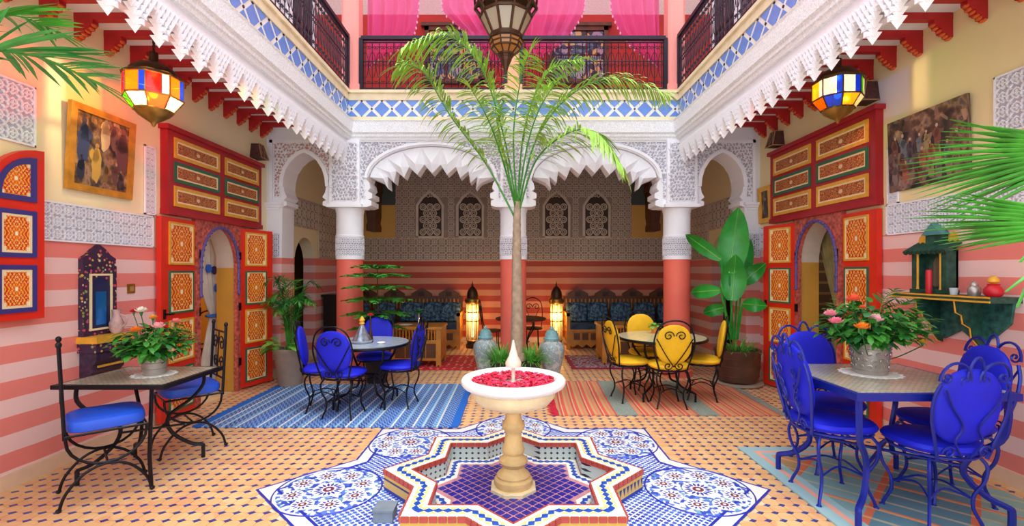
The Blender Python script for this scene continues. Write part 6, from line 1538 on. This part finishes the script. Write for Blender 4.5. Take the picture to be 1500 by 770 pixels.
# ------------------------------------------------------------------ table-top objects
def doily(label, loc, R):
    t_ = thing('lace_doily', label, 'doily', loc); mb = MB(); mb.lathe([(R, 0), (R, .0015)], 48, wob=lambda a, z: 1+.05*abs(sin(a*9))); mb.build('cloth', doilym, t_, False)
    mb = MB()
    for k2 in range(18): a = 2*PI*k2/18; mb.tube([(R*cos(a)*1.01+.014*cos(2*PI*j/8), R*sin(a)*1.01+.014*sin(2*PI*j/8), .0025) for j in range(8)], .002, 4, closed=True)
    mb.build('lace_edge', doilym, t_)
doily('white lace doily under the flower bucket on the left table', (-2.56, 3.36, .684), .125)
doily('white lace doily under the embossed bucket on the right table', (2.31, 3.05, .759), .16)
def bucket(label, loc, R, h, emb):
    t_ = thing('flower_bucket', label, 'bucket', loc); mb = MB(); mb.lathe([(R*.78, 0), (R*.80, .004), (R*.93, h*.7), (R, h*.97), (R*1.03, h), (R*.97, h), (R*.9, h*.72), (R*.74, .02), (0, .02)], 32); mb.build('body', galv, t_)
    mb = MB()
    for z in ((.12, .82) if emb else (.3, .6, .9)): rr = R*(.80+.2*z); mb.tube([(rr*cos(2*PI*i/32), rr*sin(2*PI*i/32), h*z) for i in range(32)], .004, 5, closed=True)
    mb.build('hoop', galv, t_)
    if emb:
        mb = MB()
        for j in range(3):
            for k2 in range(14):
                a = 2*PI*(k2+.5*(j % 2))/14; z = h*(.27+.2*j); rr = R*(.80+.2*z/h); T = Matrix.Rotation(a, 4, 'Z') @ Matrix.Translation((rr+.001, 0, z)); mb.tube([T @ Vector((.001, .014*cos(6*i/9), .014*sin(6*i/9)*(1-.05*i))) for i in range(10)], .0035, 4)
        tag(mb.build('embossing', galv, t_), kind='stuff')
    return t_
bucket('plain galvanised bucket of flowers on the left mosaic table', (-2.56, 3.36, .686), .085, .145, False)
bucket('embossed silver bucket of flowers on the right mosaic table', (2.31, 3.05, .761), .115, .20, True)
def foliage(label, loc, R, n, hh, seed):
    t_ = thing('bouquet_foliage', label, 'foliage', loc); r = random.Random(seed); mb = MB(); st = MB()
    for i in range(n):
        a = r.uniform(0, 6.28); u = r.random(); el = r.uniform(.1, 1.3); q_ = R*(.35+.65*u); p = Vector((q_*cos(a)*cos(el*.8), q_*sin(a)*cos(el*.8), hh*(.15+.85*sin(el)*u)))
        if i % 6 == 0: st.tube([Vector((0, 0, -.08)), p*.5+Vector((0, 0, .02)), p], .003, 4)
        blade(mb, p, a+r.uniform(-1, 1), r.uniform(-.4, .9), r.uniform(.055, .10), r.uniform(.028, .045), .8, 0 if r.random() < .7 else 1, 3)
    st.build('stems', leafd, t_); tag(mb.build('leaves', [leafg, leafd], t_, False), kind='stuff')
foliage('green foliage of the flower arrangement on the left table', (-2.56, 3.36, .80), .23, 520, .24, 1)
foliage('green foliage of the flower arrangement on the right table', (2.31, 3.05, .93), .29, 800, .32, 2)
def rose(label, loc, R, hexa, grp, foot=None):
    t_ = thing('rose', label, 'flower', loc, rnd.uniform(0, 6), grp); m_ = M('rose_'+hexa[1:], hexa, .6, 0, .12, 30); mb = MB()
    for ri, (n, el, q_) in enumerate(((6, .25, 1.0), (5, .7, .8), (4, 1.1, .55), (3, 1.35, .35))):
        for k2 in range(n):
            a = 2*PI*k2/n+ri*.6; mb.ell((R*q_*.5*cos(a), R*q_*.5*sin(a), R*.22*ri), (R*.5*q_, R*.14, R*.42), 8, 5, 0, 1.0) if False else blade(mb, (R*.12*cos(a), R*.12*sin(a), R*.05*ri-.2*R), a, el, R*(1.05-.08*ri), R*(1.0-.16*ri), -.5, 0, 4)
    mb.ell((0, 0, R*.25), (R*.3, R*.3, R*.38), 8, 6); mb.build('petals', m_, t_)
    mb = MB(); mb.lathe([(.004, -R*.9), (R*.28, -R*.25), (R*.2, -R*.1)], 8); mb.build('calyx', leafd, t_)
    if foot:
        v = Matrix.Rotation(-t_.rotation_euler[2], 3, 'Z') @ (Vector(foot)-Vector(loc)); mb = MB(); mb.tube(smoothpath([(0, 0, -R*.8), v*.5+Vector((0, 0, -.03)), v], 4), .0035, 5); mb.build('stem', leafd, t_)
LT = Vector((-2.56, 3.36, 0)); gl = 'roses in the left bouquet'
for lb, px, py, d, R, cx in (('orange rose low at the front of the left bouquet', 199, 484, 3.2, .033, '#f58a2c'), ('pale pink rose right of centre in the left bouquet', 232, 478, 3.2, .034, '#f6b4b8'), ('cream white rose at the top of the left bouquet', 207, 455, 3.3, .032, '#f4ece0'), ('small yellow-orange rose above centre of the left bouquet', 224, 465, 3.28, .024, '#f6b040'), ('red rose bud at the top of the left bouquet', 196, 456, 3.35, .022, '#d8283c'), ('coral pink rose at the right side of the left bouquet', 258, 471, 3.4, .028, '#f49088'), ('peach rose low at the right of the left bouquet', 252, 513, 3.3, .022, '#f4b890')): rose(lb, tuple(D(px, py, d)), R*1.3, cx, gl, (-2.56, 3.36, .74))
gl = 'roses in the right bouquet'
for lb, px, py, d, R, cx in (('orange rose at the front of the right bouquet', 1263, 479, 2.84, .036, '#f8962c'), ('pale pink rose at the front of the right bouquet', 1283, 468, 2.84, .038, '#f6bcc4'), ('coral rose at the top left of the right bouquet', 1250, 438, 2.95, .036, '#f2684c'), ('blush pink rose farthest left in the right bouquet', 1216, 460, 2.98, .034, '#f6a0b0'), ('pink rose left of the orange one in the right bouquet', 1224, 471, 2.92, .034, '#f48ca4'), ('small orange-red rose near the middle of the right bouquet', 1263, 451, 2.92, .022, '#f07048'), ('yellow rose hanging low right of the right bucket', 1351, 500, 2.95, .026, '#f0c03c')): rose(lb, tuple(D(px, py, d)), R*1.3, cx, gl, (2.31, 3.05, .82))
fs_ = thing('palm_sprays', 'dark green palm sprays at the right of the right bouquet', 'foliage', (2.35, 3.08, .93))
for i, (dx, dy, dz) in enumerate(((.30, .05, .30), (.22, .10, .36), (.40, .0, .18), (.34, -.06, .10))): frond(fs_, [(0, 0, -.05), (dx*.45, dy*.5, dz*.75), (dx, dy, dz)], 14, .12, .013, leafd, .3, .004, .35, 'spray', i)
fs_ = thing('palm_sprays', 'thin yellow-green grass sprays at the left of the left bouquet', 'foliage', (-2.58, 3.36, .80)); mb = MB()
for i in range(9): blade(mb, (0, 0, 0), PI+rnd.uniform(-.7, .7), rnd.uniform(.4, 1.0), rnd.uniform(.18, .28), .010, .6)
mb.build('grass_blades', palmg, fs_, False)
tg = thing('glass_tagine', 'silver conical tagine pot with gold knob on the blue round table', 'tagine', (-1.60, 4.98, .663))
mb = MB(); mb.lathe([(.09, 0), (.105, .012), (.11, .03), (.10, .034)], 28); mb.build('dish', silver, tg); mb = MB(); mb.lathe([(.092, .034), (.085, .05), (.05, .12), (.03, .17), (.018, .19)], 28, wob=lambda a, z: 1+.05*sin(a*10)); mb.build('conical_lid', M('striped_silver_lid', '#8f98a8', .25, .6, .5, 30), tg); mb = MB(); mb.lathe([(.018, .19), (.03, .205), (.022, .22), (.03, .24), (.02, .26), (.012, .275), (0, .285)], 16); mb.build('knob', gold, tg)
rose('red rose beside the silver tagine on the blue round table', (-1.53, 5.04, .95), .035, '#d8203c', None, (-1.53, 5.04, .8)); o_ = thing('bud_vase', 'thin vase holding the red rose on the blue round table', 'vase', (-1.53, 5.04, .663)); mb = MB(); mb.lathe([(.03, 0), (.028, .06), (.012, .12), (.01, .2), (.014, .25)], 14); mb.build('body', darkbrass, o_)
dish('saucer', 'white cloth mat under the tagine on the blue round table' if False else 'small pale ashtray on the blue round table', 'dish', (-1.38, 4.92, .663), [(.03, 0), (.045, .015), (.042, .018), (.025, .006), (0, .005)], marble)
o_ = small('flower_pot', 'small orange pot with leafy sprig on the yellow round table', 'pot', (1.68, 5.62, .683), [(.03, 0), (.04, .09), (.036, .09), (.0, .08)], M('orange_glaze', '#e8923c', .4))
o_ = thing('green_sprig', 'leafy green sprig in the orange pot on the yellow round table', 'plant', (1.68, 5.62, .763))
for i in range(9): bigleaf(o_, (0, 0, 0), i*.7, .2+.3*(i % 3), .10, .06, .9, lightleaf)
# added lamps, unseen, that brighten the rooms behind the doorways
for s, y in ((-1, 5.6), (1, 5.2)):
    t_ = thing('fill_bulb', 'added unseen bulb lighting the room behind the %s red door' % ('left' if s < 0 else 'right'), 'lamp', (s*(XW+1.0), y, 2.6)); mb = MB(); mb.tube([(0, 0, 0), (0, 0, -.3)], .005, 5); mb.build('cord', iron, t_); mb = MB(); mb.ell((0, 0, -.34), (.03, .03, .04), 10, 8); mb.build('bulb', bulb_m, t_)
    ld = bpy.data.lights.new('room_fill_light', 'POINT'); ld.energy = 12; ld.color = (1, .85, .6); ld.shadow_soft_size = .05; lo = bpy.data.objects.new('room_fill_light', ld); C.objects.link(lo); lo.parent = t_; lo.location = (0, 0, -.45)
